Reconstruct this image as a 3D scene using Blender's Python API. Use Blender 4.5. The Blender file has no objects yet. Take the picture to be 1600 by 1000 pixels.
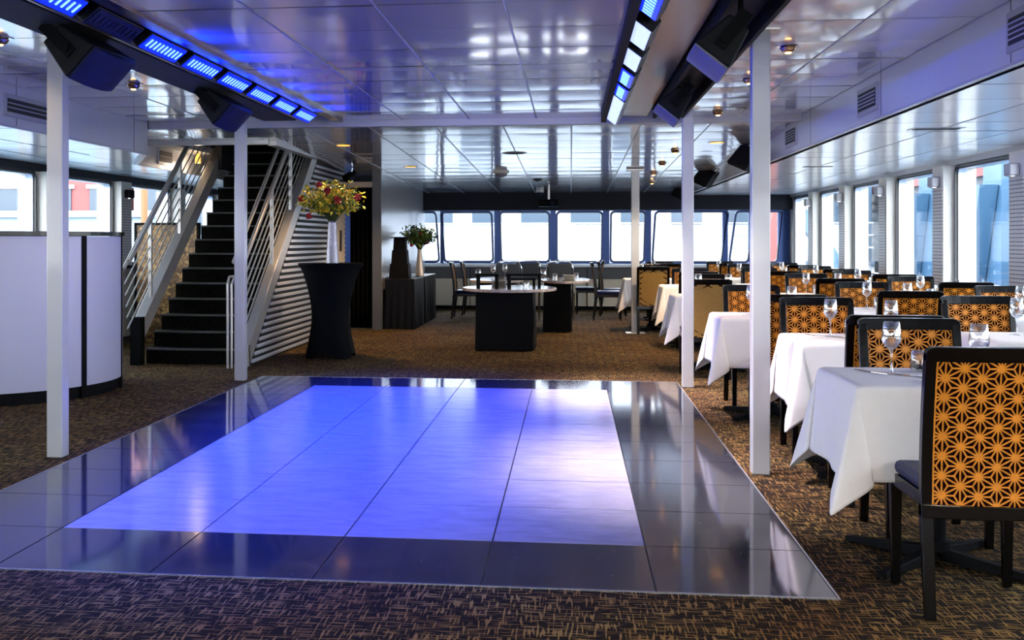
import bpy, bmesh, math, random
from mathutils import Vector, Matrix, Euler
random.seed(7)
sc = bpy.context.scene
COL = sc.collection
PI = math.pi
R = math.radians

# ------------------------------------------------------------------ camera
cam_d = bpy.data.cameras.new('camera'); cam = bpy.data.objects.new('camera', cam_d); COL.objects.link(cam)
cam.location = (0, 0, 1.3); cam.rotation_euler = (R(90), 0, 0.1225)
cam_d.sensor_width = 36; cam_d.lens = 40.77; cam_d.shift_x = 0.0821; cam_d.shift_y = -0.0775
cam_d.clip_start = .05; cam_d.clip_end = 300
sc.camera = cam
# ------------------------------------------------------------------ world, sun, exposure
w = bpy.data.worlds.new('sky'); sc.world = w; w.use_nodes = True
nt = w.node_tree; nt.nodes.clear()
out = nt.nodes.new('ShaderNodeOutputWorld'); bg = nt.nodes.new('ShaderNodeBackground')
tc = nt.nodes.new('ShaderNodeTexCoord'); sx = nt.nodes.new('ShaderNodeSeparateXYZ'); cr = nt.nodes.new('ShaderNodeValToRGB')
nt.links.new(tc.outputs['Generated'], sx.inputs[0]); nt.links.new(sx.outputs[2], cr.inputs[0])
cr.color_ramp.elements[0].position = 0.0; cr.color_ramp.elements[0].color = (.97, .98, 1, 1)
cr.color_ramp.elements[1].position = .7; cr.color_ramp.elements[1].color = (.72, .84, 1, 1)
nt.links.new(cr.outputs[0], bg.inputs[0]); bg.inputs[1].default_value = 9.0
nt.links.new(bg.outputs[0], out.inputs[0])
sd = bpy.data.lights.new('sun', 'SUN'); sun = bpy.data.objects.new('sun', sd); COL.objects.link(sun)
sd.energy = 1.3; sd.angle = R(1.0); sd.color = (1, .95, .87)
sun.rotation_euler = Vector((-.35, .75, -.75)).to_track_quat('-Z', 'Y').to_euler()
sc.view_settings.view_transform = 'Standard'; sc.view_settings.look = 'None'
sc.view_settings.exposure = 0.38; sc.view_settings.gamma = 1.0; sc.view_settings.use_curve_mapping = False
cy = sc.cycles
cy.use_denoising = True; cy.max_bounces = 10; cy.diffuse_bounces = 5; cy.glossy_bounces = 4
cy.transparent_max_bounces = 16; cy.transmission_bounces = 4; cy.caustics_reflective = False; cy.caustics_refractive = False
cy.sample_clamp_indirect = 6.0

# ------------------------------------------------------------------ materials
def lin(c):
    return tuple((x / 12.92 if x <= .04045 else ((x + .055) / 1.055) ** 2.4) for x in c)
def hexc(h):
    return lin(tuple(int(h[i:i + 2], 16) / 255 for i in (0, 2, 4))) + (1,)
def mat(name, col, rough=.5, metal=0., spec=.5, coat=0., var=0., vscale=8., bump=0., bscale=30., emit=None, estr=0.):
    m = bpy.data.materials.new(name); m.use_nodes = True; n = m.node_tree; b = n.nodes['Principled BSDF']
    c = hexc(col) if isinstance(col, str) else col
    b.inputs['Base Color'].default_value = c; b.inputs['Roughness'].default_value = rough
    b.inputs['Metallic'].default_value = metal; b.inputs['Specular IOR Level'].default_value = spec
    b.inputs['Coat Weight'].default_value = coat; b.inputs['Coat Roughness'].default_value = .05
    t = n.nodes.new('ShaderNodeTexCoord')
    if var:
        ns = n.nodes.new('ShaderNodeTexNoise'); ns.inputs['Scale'].default_value = vscale; ns.inputs['Detail'].default_value = 4
        mp = n.nodes.new('ShaderNodeMapRange'); mp.inputs[1].default_value = .3; mp.inputs[2].default_value = .7
        mp.inputs[3].default_value = 1 - var; mp.inputs[4].default_value = 1 + var
        mx = n.nodes.new('ShaderNodeVectorMath'); mx.operation = 'SCALE'; mx.inputs[0].default_value = c[:3]
        n.links.new(t.outputs['Object'], ns.inputs['Vector']); n.links.new(ns.outputs['Fac'], mp.inputs[0])
        n.links.new(mp.outputs[0], mx.inputs['Scale']); n.links.new(mx.outputs[0], b.inputs['Base Color'])
    if bump:
        nb = n.nodes.new('ShaderNodeTexNoise'); nb.inputs['Scale'].default_value = bscale; nb.inputs['Detail'].default_value = 2
        bp = n.nodes.new('ShaderNodeBump'); bp.inputs['Strength'].default_value = bump; bp.inputs['Distance'].default_value = .01
        n.links.new(t.outputs['Object'], nb.inputs['Vector']); n.links.new(nb.outputs['Fac'], bp.inputs['Height'])
        n.links.new(bp.outputs[0], b.inputs['Normal'])
    if emit:
        b.inputs['Emission Color'].default_value = hexc(emit) if isinstance(emit, str) else emit
        b.inputs['Emission Strength'].default_value = estr
    return m

M = {}
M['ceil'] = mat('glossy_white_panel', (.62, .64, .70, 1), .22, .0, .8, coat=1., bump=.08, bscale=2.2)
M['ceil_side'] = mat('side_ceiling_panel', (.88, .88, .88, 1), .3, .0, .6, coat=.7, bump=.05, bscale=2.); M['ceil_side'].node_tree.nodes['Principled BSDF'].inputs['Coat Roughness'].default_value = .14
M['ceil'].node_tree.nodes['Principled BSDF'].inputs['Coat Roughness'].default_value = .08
M['ceil_gap'] = mat('panel_joint', '2a2c30', .6)
M['tbar'] = mat('ceiling_t_bar', 'aeb1b8', .3)
M['soffit'] = mat('soffit_laminate', 'c2c4c8', .28, .1, .5, var=.03, vscale=1.5)
M['white_wall'] = mat('satin_white_partition', 'b9bcc0', .22, .35, .6, bump=.05, bscale=1.2)
M['cream'] = mat('cream_paint', 'd4d1c6', .4, var=.03)
M['apron'] = mat('sunlit_cream_apron', 'd8cfb8', .4, var=.05, vscale=3)
M['apron_grey'] = mat('grey_apron', '4c4e52', .4)
M['dark_valance'] = mat('dark_valance', '191b24', .5, spec=.15)
M['win_frame'] = mat('blue_grey_window_frame', '22407a', .3, .4)
M['black_rubber'] = mat('black_window_gasket', '15171b', .35)
M['sill'] = mat('pale_window_ledge', 'c8d0dc', .25, .2)
M['column'] = mat('column_white_enamel', 'b4b5b4', .3, .0, .6, coat=.3, var=.03, vscale=3)
M['black'] = mat('black_satin', '08090b', .6, spec=.08)
M['black_matte'] = mat('black_matte', '0a0a0c', .7)
M['lacquer'] = mat('black_lacquer', '080707', .2, .0, .25)
M['steel'] = mat('brushed_steel', 'bfbcb6', .33, .6, bump=.03, bscale=40)
M['chrome'] = mat('polished_chrome', 'd5d8dc', .12, 1.)
M['steel_plate'] = mat('steel_ceiling_plate', '8a8486', .24, .85, var=.06, vscale=2)
M['seat_vinyl'] = mat('blue_lit_seat_vinyl', '0d1a4a', .4, spec=.2)  # blue LED light put into the dark seat colour
M['orange'] = mat('amber_woven_fabric', 'd4820e', .55, var=.12, vscale=60, bump=.1, bscale=300)
M['ochre'] = mat('ochre_woven_fabric', '8e6a2a', .55, var=.12, vscale=60, bump=.1, bscale=300)
M['maroon'] = mat('dark_maroon_inlay', '140404', .9, spec=.02)
M['cloth'] = mat('white_linen', 'f0ece8', .75, var=.015, vscale=20, bump=.04, bscale=200)
M['marble'] = mat('mottled_marble', 'a89d96', .12, var=.3, vscale=25, coat=.5)
M['skirt'] = mat('black_satin_skirting', '08090c', .42, spec=.12, bump=.25, bscale=6)
M['spandex'] = mat('black_spandex', '07090d', .7, spec=.06)
M['napkin'] = mat('charcoal_napkin', '1b1416', .8)
M['leaf'] = mat('green_leaf', '7a9016', .5, var=.35, vscale=18)
M['leaf_y'] = mat('yellow_leaf', 'c8ae18', .5, var=.3, vscale=18)
M['leaf_d'] = mat('dark_leaf', '3a4a1c', .5, var=.35, vscale=18)
M['red'] = mat('red_petal', '9c1420', .5, var=.2, vscale=40)
M['silver_vase'] = mat('silver_mosaic', '8a8994', .3, .7, var=.25, vscale=60, bump=.4, bscale=60)
M['bronze_vase'] = mat('pale_bronze', 'b89c80', .3, .5)
M['speaker'] = mat('speaker_cabinet', '0e1013', .55, spec=.15, bump=.05, bscale=150)
M['grille'] = mat('speaker_grille', '151a2e', .6, spec=.15)
M['grille_lt'] = mat('speaker_grille_pale', '6c6c76', .5, .3)
M['led_body'] = mat('led_housing', '17181f', .3, .5)
M['led_blue'] = mat('blue_led_lens', (.01, .03, .8, 1), .3, emit=(.0, .012, 1, 1), estr=1.6)
M['led_cell'] = mat('white_blue_led_cell', (.3, .5, 1, 1), .3, emit=(.12, .28, 1, 1), estr=2.4)
M['led_white'] = mat('pale_led_lens', (.6, .7, 1, 1), .3, emit=(.42, .52, 1, 1), estr=1.1)
M['warm'] = mat('halogen_glow', (1, .6, .25, 1), .3, emit=(1, .5, .14, 1), estr=9.)
M['brass'] = mat('warm_lamp_metal', 'b09070', .2, .9)
M['amber_glass'] = mat('amber_lamp_glass', 'f0b050', .3, emit=(1, .45, .08, 1), estr=1.4)
M['bar_panel'] = mat('milk_white_bar_panel', 'b2b4c8', .35, .0, .5)
M['stair_carpet'] = mat('black_stair_carpet', '0a0b07', .95, spec=.05, var=.7, vscale=30, bump=.5, bscale=60)
M['stair_nosing'] = mat('worn_stair_nosing', '3d3e3c', .5, var=.3, vscale=10)
M['door'] = mat('beige_door', 'b7a48c', .4)
M['curtain'] = mat('black_velvet_curtain', '060607', .95, spec=.05)
M['rib_light'] = mat('ribbed_aluminium', 'd0d2d8', .3, .35, bump=.1, bscale=20)
M['rib_dark'] = mat('rib_recess', '0c0c0e', .6)
M['floor_dark'] = mat('dark_tile_base', '17181c', .5)
M['edge'] = mat('aluminium_edging', 'c6c8cc', .25, .8)
M['vent_dark'] = mat('vent_slot', '111216', .6)
M['vent'] = mat('vent_frame', 'a4a5ab', .35, .2)
M['candle'] = mat('cream_candle', 'f0dcae', .5, emit=(1, .75, .4, 1), estr=.25)
M['cutlery'] = mat('polished_cutlery', 'cfcac4', .12, 1.)

def carpet_mat():
    m = bpy.data.materials.new('patterned_brown_carpet'); m.use_nodes = True; n = m.node_tree; L = n.links
    b = n.nodes['Principled BSDF']; b.inputs['Roughness'].default_value = .95; b.inputs['Specular IOR Level'].default_value = .1
    t = n.nodes.new('ShaderNodeTexCoord')
    outs = []
    for sx_, sy_ in ((11, 115), (115, 11)):
        mp = n.nodes.new('ShaderNodeMapping'); mp.inputs['Scale'].default_value = (sx_, sy_, 1)
        ns = n.nodes.new('ShaderNodeTexNoise'); ns.inputs['Scale'].default_value = 1; ns.inputs['Detail'].default_value = .4
        r = n.nodes.new('ShaderNodeMapRange'); r.inputs[1].default_value = .585; r.inputs[2].default_value = .635
        L.new(t.outputs['Object'], mp.inputs[0]); L.new(mp.outputs[0], ns.inputs['Vector']); L.new(ns.outputs['Fac'], r.inputs[0])
        outs.append(r.outputs[0])
    mx = n.nodes.new('ShaderNodeMath'); mx.operation = 'MAXIMUM'; L.new(outs[0], mx.inputs[0]); L.new(outs[1], mx.inputs[1])
    big = n.nodes.new('ShaderNodeTexNoise'); big.inputs['Scale'].default_value = 1.6; big.inputs['Detail'].default_value = 6
    L.new(t.outputs['Object'], big.inputs['Vector'])
    c2 = n.nodes.new('ShaderNodeValToRGB'); c2.color_ramp.elements[0].position = .35; c2.color_ramp.elements[1].position = .65
    c2.color_ramp.elements[0].color = hexc('6a4a28'); c2.color_ramp.elements[1].color = hexc('80693a')
    L.new(big.outputs['Fac'], c2.inputs[0])
    mix = n.nodes.new('ShaderNodeMix'); mix.data_type = 'RGBA'
    mix.inputs[6].default_value = hexc('18110b')
    L.new(mx.outputs[0], mix.inputs[0]); L.new(c2.outputs[0], mix.inputs[7]); L.new(mix.outputs[2], b.inputs['Base Color'])
    bp = n.nodes.new('ShaderNodeBump'); bp.inputs['Strength'].default_value = .4; bp.inputs['Distance'].default_value = .004
    L.new(mx.outputs[0], bp.inputs['Height']); L.new(bp.outputs[0], b.inputs['Normal'])
    return m
M['carpet'] = carpet_mat()

def tile_mat(name, base, dust, rough, spec):
    m = bpy.data.materials.new(name); m.use_nodes = True; n = m.node_tree; L = n.links
    b = n.nodes['Principled BSDF']; b.inputs['Roughness'].default_value = rough; b.inputs['Specular IOR Level'].default_value = spec
    t = n.nodes.new('ShaderNodeTexCoord'); mp = n.nodes.new('ShaderNodeMapping'); mp.inputs['Scale'].default_value = (3, 8, 1)
    ns = n.nodes.new('ShaderNodeTexNoise'); ns.inputs['Scale'].default_value = 1.5; ns.inputs['Detail'].default_value = 8; ns.inputs['Roughness'].default_value = .65
    L.new(t.outputs['Object'], mp.inputs[0]); L.new(mp.outputs[0], ns.inputs['Vector'])
    r = n.nodes.new('ShaderNodeValToRGB'); r.color_ramp.elements[0].position = .38; r.color_ramp.elements[1].position = .58
    r.color_ramp.elements[0].color = hexc(dust); r.color_ramp.elements[1].color = hexc(base)
    L.new(ns.outputs['Fac'], r.inputs[0])
    vo = n.nodes.new('ShaderNodeTexVoronoi'); vo.inputs['Scale'].default_value = 16
    L.new(t.outputs['Object'], vo.inputs['Vector'])
    lt = n.nodes.new('ShaderNodeMath'); lt.operation = 'LESS_THAN'; lt.inputs[1].default_value = .045; L.new(vo.outputs['Distance'], lt.inputs[0])
    mix = n.nodes.new('ShaderNodeMix'); mix.data_type = 'RGBA'; mix.inputs[7].default_value = (.5, .5, .52, 1)
    ml = n.nodes.new('ShaderNodeMath'); ml.operation = 'MULTIPLY'; ml.inputs[1].default_value = .6 if base < '8' else .0
    L.new(lt.outputs[0], ml.inputs[0]); L.new(ml.outputs[0], mix.inputs[0]); L.new(r.outputs[0], mix.inputs[6]); L.new(mix.outputs[2], b.inputs['Base Color'])
    return m
M['tile_white'] = tile_mat('scuffed_white_dance_tile', '9a969e', '8c8892', .17, .4)
M['tile_dark'] = tile_mat('glossy_dark_dance_tile', '292a31', '31333a', .07, .32)

def pebble_mat():
    m = bpy.data.materials.new('amber_pebble_screen'); m.use_nodes = True; n = m.node_tree; L = n.links
    b = n.nodes['Principled BSDF']; b.inputs['Roughness'].default_value = .4
    t = n.nodes.new('ShaderNodeTexCoord'); v = n.nodes.new('ShaderNodeTexVoronoi'); v.inputs['Scale'].default_value = 16
    v2 = n.nodes.new('ShaderNodeTexVoronoi'); v2.feature = 'DISTANCE_TO_EDGE'; v2.inputs['Scale'].default_value = 16
    L.new(t.outputs['Object'], v.inputs['Vector']); L.new(t.outputs['Object'], v2.inputs['Vector'])
    s = n.nodes.new('ShaderNodeSeparateColor'); L.new(v.outputs['Color'], s.inputs[0])
    r = n.nodes.new('ShaderNodeValToRGB'); r.color_ramp.elements[0].color = hexc('54361a'); r.color_ramp.elements[1].color = hexc('b48c50')
    L.new(s.outputs[0], r.inputs[0])
    g = n.nodes.new('ShaderNodeMapRange'); g.inputs[1].default_value = .02; g.inputs[2].default_value = .08; L.new(v2.outputs['Distance'], g.inputs[0])
    mix = n.nodes.new('ShaderNodeMix'); mix.data_type = 'RGBA'; mix.inputs[6].default_value = hexc('3a2614')
    L.new(g.outputs[0], mix.inputs[0]); L.new(r.outputs[0], mix.inputs[7]); L.new(mix.outputs[2], b.inputs['Base Color'])
    return m
M['pebble'] = pebble_mat()

def grid_mat(name, c1, c2, sc_, w_=.12):
    m = bpy.data.materials.new(name); m.use_nodes = True; n = m.node_tree; L = n.links
    b = n.nodes['Principled BSDF']; b.inputs['Roughness'].default_value = .35; b.inputs['Metallic'].default_value = .3
    t = n.nodes.new('ShaderNodeTexCoord'); mp = n.nodes.new('ShaderNodeVectorMath'); mp.operation = 'MULTIPLY'; mp.inputs[1].default_value = (sc_, sc_, sc_)
    fr = n.nodes.new('ShaderNodeVectorMath'); fr.operation = 'FRACTION'
    L.new(t.outputs['Object'], mp.inputs[0]); L.new(mp.outputs[0], fr.inputs[0])
    sp = n.nodes.new('ShaderNodeSeparateXYZ'); L.new(fr.outputs[0], sp.inputs[0])
    a = n.nodes.new('ShaderNodeMath'); a.operation = 'MINIMUM'; L.new(sp.outputs[1], a.inputs[0]); L.new(sp.outputs[2], a.inputs[1])
    g = n.nodes.new('ShaderNodeMath'); g.operation = 'GREATER_THAN'; g.inputs[1].default_value = w_ * 2; L.new(a.outputs[0], g.inputs[0])
    mix = n.nodes.new('ShaderNodeMix'); mix.data_type = 'RGBA'; mix.inputs[6].default_value = hexc(c1); mix.inputs[7].default_value = hexc(c2)
    L.new(g.outputs[0], mix.inputs[0]); L.new(mix.outputs[2], b.inputs['Base Color'])
    return m
M['mosaic'] = grid_mat('silver_bead_mesh', '5c5a5e', 'd2cfcb', 28)

def glass_mat(name, tint, refl=.5, base=.03):
    m = bpy.data.materials.new(name); m.use_nodes = True; n = m.node_tree; n.nodes.clear(); L = n.links
    o = n.nodes.new('ShaderNodeOutputMaterial'); tr = n.nodes.new('ShaderNodeBsdfTransparent'); gl = n.nodes.new('ShaderNodeBsdfGlossy')
    tr.inputs[0].default_value = tint; gl.inputs['Roughness'].default_value = .03; gl.inputs[0].default_value = (1, 1, 1, 1)
    lw = n.nodes.new('ShaderNodeLayerWeight'); lw.inputs[0].default_value = .35
    ma = n.nodes.new('ShaderNodeMath'); ma.operation = 'MULTIPLY_ADD'; ma.inputs[1].default_value = refl; ma.inputs[2].default_value = base
    mx = n.nodes.new('ShaderNodeMixShader')
    L.new(lw.outputs['Facing'], ma.inputs[0]); L.new(ma.outputs[0], mx.inputs[0]); L.new(tr.outputs[0], mx.inputs[1]); L.new(gl.outputs[0], mx.inputs[2]); L.new(mx.outputs[0], o.inputs[0])
    return m
M['glass'] = glass_mat('clear_drinking_glass', (.93, .94, .95, 1), .75, .05)
M['pane'] = glass_mat('window_pane_glass', (.93, .97, 1, 1), .25, .01)

# ------------------------------------------------------------------ mesh helper
class MB:
    def __init__(s): s.v = []; s.f = []; s.m = []; s.cur = 0
    def mi(s, i): s.cur = i; return s
    def add(s, vs, fs):
        o = len(s.v); s.v += [tuple(v) for v in vs]; s.f += [tuple(o + i for i in f) for f in fs]; s.m += [s.cur] * len(fs); return s
    def box(s, x0, x1, y0, y1, z0, z1):
        return s.add([(x0, y0, z0), (x1, y0, z0), (x1, y1, z0), (x0, y1, z0), (x0, y0, z1), (x1, y0, z1), (x1, y1, z1), (x0, y1, z1)],
                     [(0, 3, 2, 1), (4, 5, 6, 7), (0, 1, 5, 4), (1, 2, 6, 5), (2, 3, 7, 6), (3, 0, 4, 7)])
    def hexa(s, p): return s.add(p, [(0, 3, 2, 1), (4, 5, 6, 7), (0, 1, 5, 4), (1, 2, 6, 5), (2, 3, 7, 6), (3, 0, 4, 7)])
    def cyl(s, p0, p1, r0, r1=None, n=12, cap=True):
        r1 = r0 if r1 is None else r1; a, b = Vector(p0), Vector(p1); d = (b - a).normalized()
        u = d.orthogonal().normalized(); w_ = d.cross(u); vs = []
        for c, r in ((a, r0), (b, r1)):
            for k in range(n):
                t = 2 * PI * k / n; vs.append(c + u * math.cos(t) * r + w_ * math.sin(t) * r)
        fs = [(k, (k + 1) % n, n + (k + 1) % n, n + k) for k in range(n)]
        if cap: fs += [tuple(range(n - 1, -1, -1)), tuple(range(n, 2 * n))]
        return s.add(vs, fs)
    def lathe(s, prof, n=20, c=(0, 0, 0)):
        vs = []; fs = []
        for r, z in prof:
            for k in range(n):
                t = 2 * PI * k / n; vs.append((c[0] + r * math.cos(t), c[1] + r * math.sin(t), c[2] + z))
        for j in range(len(prof) - 1):
            for k in range(n): fs.append((j * n + k, j * n + (k + 1) % n, (j + 1) * n + (k + 1) % n, (j + 1) * n + k))
        return s.add(vs, fs)
    def tube(s, pts, r, n=8, closed=False):
        pts = [Vector(p) for p in pts]; vs = []; fs = []; N = len(pts); up = None
        for i, p in enumerate(pts):
            a = pts[i - 1] if i or closed else pts[0]; b = pts[(i + 1) % N] if i < N - 1 or closed else pts[-1]
            d = (b - a).normalized()
            if up is None: up = d.orthogonal().normalized()
            up = (up - d * up.dot(d)).normalized(); w_ = d.cross(up)
            for k in range(n):
                t = 2 * PI * k / n; vs.append(p + up * math.cos(t) * r + w_ * math.sin(t) * r)
        for i in range(N if closed else N - 1):
            j = (i + 1) % N
            for k in range(n): fs.append((i * n + k, i * n + (k + 1) % n, j * n + (k + 1) % n, j * n + k))
        if not closed: fs += [tuple(range(n - 1, -1, -1)), tuple(range((N - 1) * n, N * n))]
        return s.add(vs, fs)
    def prism(s, poly, axis, a, b):   # poly of 2D points extruded along axis from a to b
        n = len(poly)
        def P(q, t): return {'x': (t, q[0], q[1]), 'y': (q[0], t, q[1]), 'z': (q[0], q[1], t)}[axis]
        return s.add([P(q, a) for q in poly] + [P(q, b) for q in poly],
                     [tuple(range(n - 1, -1, -1)), tuple(range(n, 2 * n))] + [(k, (k + 1) % n, n + (k + 1) % n, n + k) for k in range(n)])
    def grid(s, fn, nu, nv):
        vs = [fn(i / nu, j / nv) for j in range(nv + 1) for i in range(nu + 1)]
        return s.add(vs, [(j * (nu + 1) + i, j * (nu + 1) + i + 1, (j + 1) * (nu + 1) + i + 1, (j + 1) * (nu + 1) + i) for j in range(nv) for i in range(nu)])
    def build(s, name, mats, parent=None, loc=None, smooth=False, bevel=0., fix=True, origin=None):
        if origin: s.v = [(x - origin[0], y - origin[1], z - origin[2]) for x, y, z in s.v]
        me = bpy.data.meshes.new(name); me.from_pydata(s.v, [], s.f)
        for m in (mats if isinstance(mats, (list, tuple)) else [mats]): me.materials.append(M[m] if isinstance(m, str) else m)
        for p, i in zip(me.polygons, s.m): p.material_index = i; p.use_smooth = bool(smooth)
        if fix:
            b = bmesh.new(); b.from_mesh(me); bmesh.ops.recalc_face_normals(b, faces=b.faces); b.to_mesh(me); b.free()
        o = bpy.data.objects.new(name, me); COL.objects.link(o)
        if parent: o.parent = parent
        if loc: o.location = loc
        elif origin: o.location = origin
        if bevel:
            md = o.modifiers.new('soft_edge', 'BEVEL'); md.width = bevel; md.segments = 2; md.limit_method = 'ANGLE'; md.angle_limit = R(40)
        if smooth and smooth != 'all' and not bevel:
            md = o.modifiers.new('split', 'EDGE_SPLIT'); md.split_angle = R(38)
        return o
def tag(o, label=None, cat=None, group=None, kind=None):
    if label: o['label'] = label
    if cat: o['category'] = cat
    if group: o['group'] = group
    if kind: o['kind'] = kind
    return o
def thing(name, label, cat, loc=(0, 0, 0), rz=0, group=None):
    o = bpy.data.objects.new(name, None); COL.objects.link(o); o.location = loc; o.rotation_euler = (0, 0, rz); o.empty_display_size = .1
    return tag(o, label, cat, group)
def copy_tree(o, parent=None):
    c = o.copy(); COL.objects.link(c)
    if parent: c.parent = parent
    for ch in [k for k in ALLCH.get(o.name, [])]: copy_tree(ch, c)
    return c
ALLCH = {}
def index_children(root):
    for ch in root.children:
        ALLCH.setdefault(root.name, []).append(ch); index_children(ch)
def struct(o): o['kind'] = 'structure'; return o

# ------------------------------------------------------------------ shell
XL, XR, YF, YB = -6.0, 4.0, 22.0, -4.5
ZM, ZS = 2.48, 2.166          # main ceiling, side ceilings
b = MB(); b.box(XL - .3, XR + .3, YB, YF + .6, -.12, 0); struct(b.build('floor', 'carpet'))

def ceiling_section(name, x0, x1, y0, y1, z0, z1, px=.648, py=.69, mt='ceil'):
    """panels between x0..x1, y0..y1; height runs from z0 at y0 to z1 at y1"""
    def zz(y): return z0 + (z1 - z0) * (y - y0) / (y1 - y0)
    b = MB(); rnd = random.Random(name)
    b.mi(1).hexa([(x0, y0, zz(y0) + .012), (x1, y0, zz(y0) + .012), (x1, y1, zz(y1) + .012), (x0, y1, zz(y1) + .012),
                  (x0, y0, zz(y0) + .06), (x1, y0, zz(y0) + .06), (x1, y1, zz(y1) + .06), (x0, y1, zz(y1) + .06)])
    ny = max(1, round((y1 - y0) / py)); sy = (y1 - y0) / ny
    nx = max(1, round((x1 - x0) / px)); sxx = (x1 - x0) / nx
    g = .0075
    for j in range(ny):
        for i in range(nx):
            a0, a1 = x0 + i * sxx + g, x0 + (i + 1) * sxx - g; c0, c1 = y0 + j * sy + g, y0 + (j + 1) * sy - g
            t = [rnd.uniform(-.0016, .0016) for _ in range(4)]; sag = rnd.uniform(0.002, .011)
            N = 4; vs = []
            for jj in range(N + 1):
                for ii in range(N + 1):
                    u, v = ii / N, jj / N
                    h = (t[0] * (1 - u) + t[1] * u) * (1 - v) + (t[2] * (1 - u) + t[3] * u) * v
                    vs.append((a0 + (a1 - a0) * u, c0 + (c1 - c0) * v, zz(c0 + (c1 - c0) * v) + h - sag * 16 * u * (1 - u) * v * (1 - v) * .5))
            b.mi(0).add(vs, [(q * (N + 1) + p, (q + 1) * (N + 1) + p, (q + 1) * (N + 1) + p + 1, q * (N + 1) + p + 1) for q in range(N) for p in range(N)])
    for i in range(1, nx):
        x = x0 + i * sxx
        b.mi(2).hexa([(x - .006, y0, zz(y0) - .003), (x + .006, y0, zz(y0) - .003), (x + .006, y1, zz(y1) - .003), (x - .006, y1, zz(y1) - .003),
                      (x - .006, y0, zz(y0) + .01), (x + .006, y0, zz(y0) + .01), (x + .006, y1, zz(y1) + .01), (x - .006, y1, zz(y1) + .01)])
    o = b.build(name, [mt, 'ceil_gap', 'tbar'], smooth=False, fix=False)
    for p in o.data.polygons:
        if p.material_index == 0: p.use_smooth = True
    return struct(o)
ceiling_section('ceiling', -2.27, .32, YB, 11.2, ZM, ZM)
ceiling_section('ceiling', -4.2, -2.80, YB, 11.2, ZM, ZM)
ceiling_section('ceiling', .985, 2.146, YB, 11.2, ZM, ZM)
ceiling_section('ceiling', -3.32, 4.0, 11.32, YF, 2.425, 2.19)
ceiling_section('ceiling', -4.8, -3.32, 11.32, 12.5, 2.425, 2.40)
ceiling_section('ceiling', XL, -4.24, YB, 11.2, ZS, ZS, mt='ceil_side')
ceiling_section('ceiling', XL, -4.9, 11.2, 20.0, ZS, ZS, mt='ceil_side')
# outer deck plate closing everything off above
b = MB(); b.box(XL - .6, XR + .6, YB - 1.5, YF + .8, 2.62, 2.72); struct(b.build('ceiling_deck_plate', 'black_matte'))
# trough soffits and steps
b = MB(); b.box(-2.8, -2.27, YB, 11.2, 2.54, 2.58); b.box(.32, .985, YB, 11.2, 2.54, 2.58); struct(b.build('ceiling_trough_lining', 'black_matte'))
b = MB(); b.box(.46, .70, YB, 10.9, 2.455, 2.48); struct(b.build('ceiling_trough_plate', 'steel_plate'))
b = MB(); b.box(-2.29, -2.2, YB, 11.1, 2.455, 2.50); struct(b.build('trim_1', 'steel_plate'))
b = MB(); b.box(.285, .33, YB, 11.1, 2.42, 2.50); struct(b.build('trim_2', 'black'))
b = MB(); b.box(-4.2, 2.2, 11.2, 11.32, 2.418, 2.56); struct(b.build('ceiling_beam', 'vent'))
# bulkheads: right and left, along the side ceilings
def bulkhead(name, x, side, y0, y1, z0=ZS, z1=ZM):
    b = MB(); b.box(min(x, x + side * .06), max(x, x + side * .06), y0, y1, z0 - .0, z1 + .03)
    yy = y0 + .9
    while yy < y1:
        b.mi(1).box(x - side * .0015 if side > 0 else x, x if side > 0 else x + .0015, yy, yy + .006, z0, z1); yy += 2.4
    b.mi(2).box(min(x - side * .01, x + side * .02), max(x - side * .01, x + side * .02), y0, y1, z0 - .012, z0 + .004)
    return struct(b.build(name, ['soffit', 'ceil_gap', 'tbar']))
bulkhead('wall_bulkhead_right', 2.146, 1, YB, YF - .1, ZS, 2.5)
ceiling_section('ceiling', 2.2, XR, YB, 22, ZS, ZS - .03, mt='ceil_side')
bulkhead('wall_bulkhead_left', -4.2, -1, YB, 11.17)
bulkhead('wall_bulkhead_aft', -4.86, -1, 12.6, 20, ZS, 2.44)
b = MB(); b.prism([(-4.2, 11.13), (-4.86, 12.6), (-4.92, 12.57), (-4.26, 11.10)], 'z', ZS, 2.5); b.mi(1).prism([(-4.19, 11.13), (-4.85, 12.61), (-4.90, 12.6), (-4.24, 11.12)], 'z', ZS - .012, ZS + .004); struct(b.build('wall_bulkhead_return', ['soffit', 'tbar']))
b = MB(); b.prism([(-4.9, 11.19), (-4.24, 11.15), (-4.9, 12.6)], 'z', ZS + .001, ZS + .03); struct(b.build('ceiling_corner_piece', 'ceil_side'))

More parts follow.
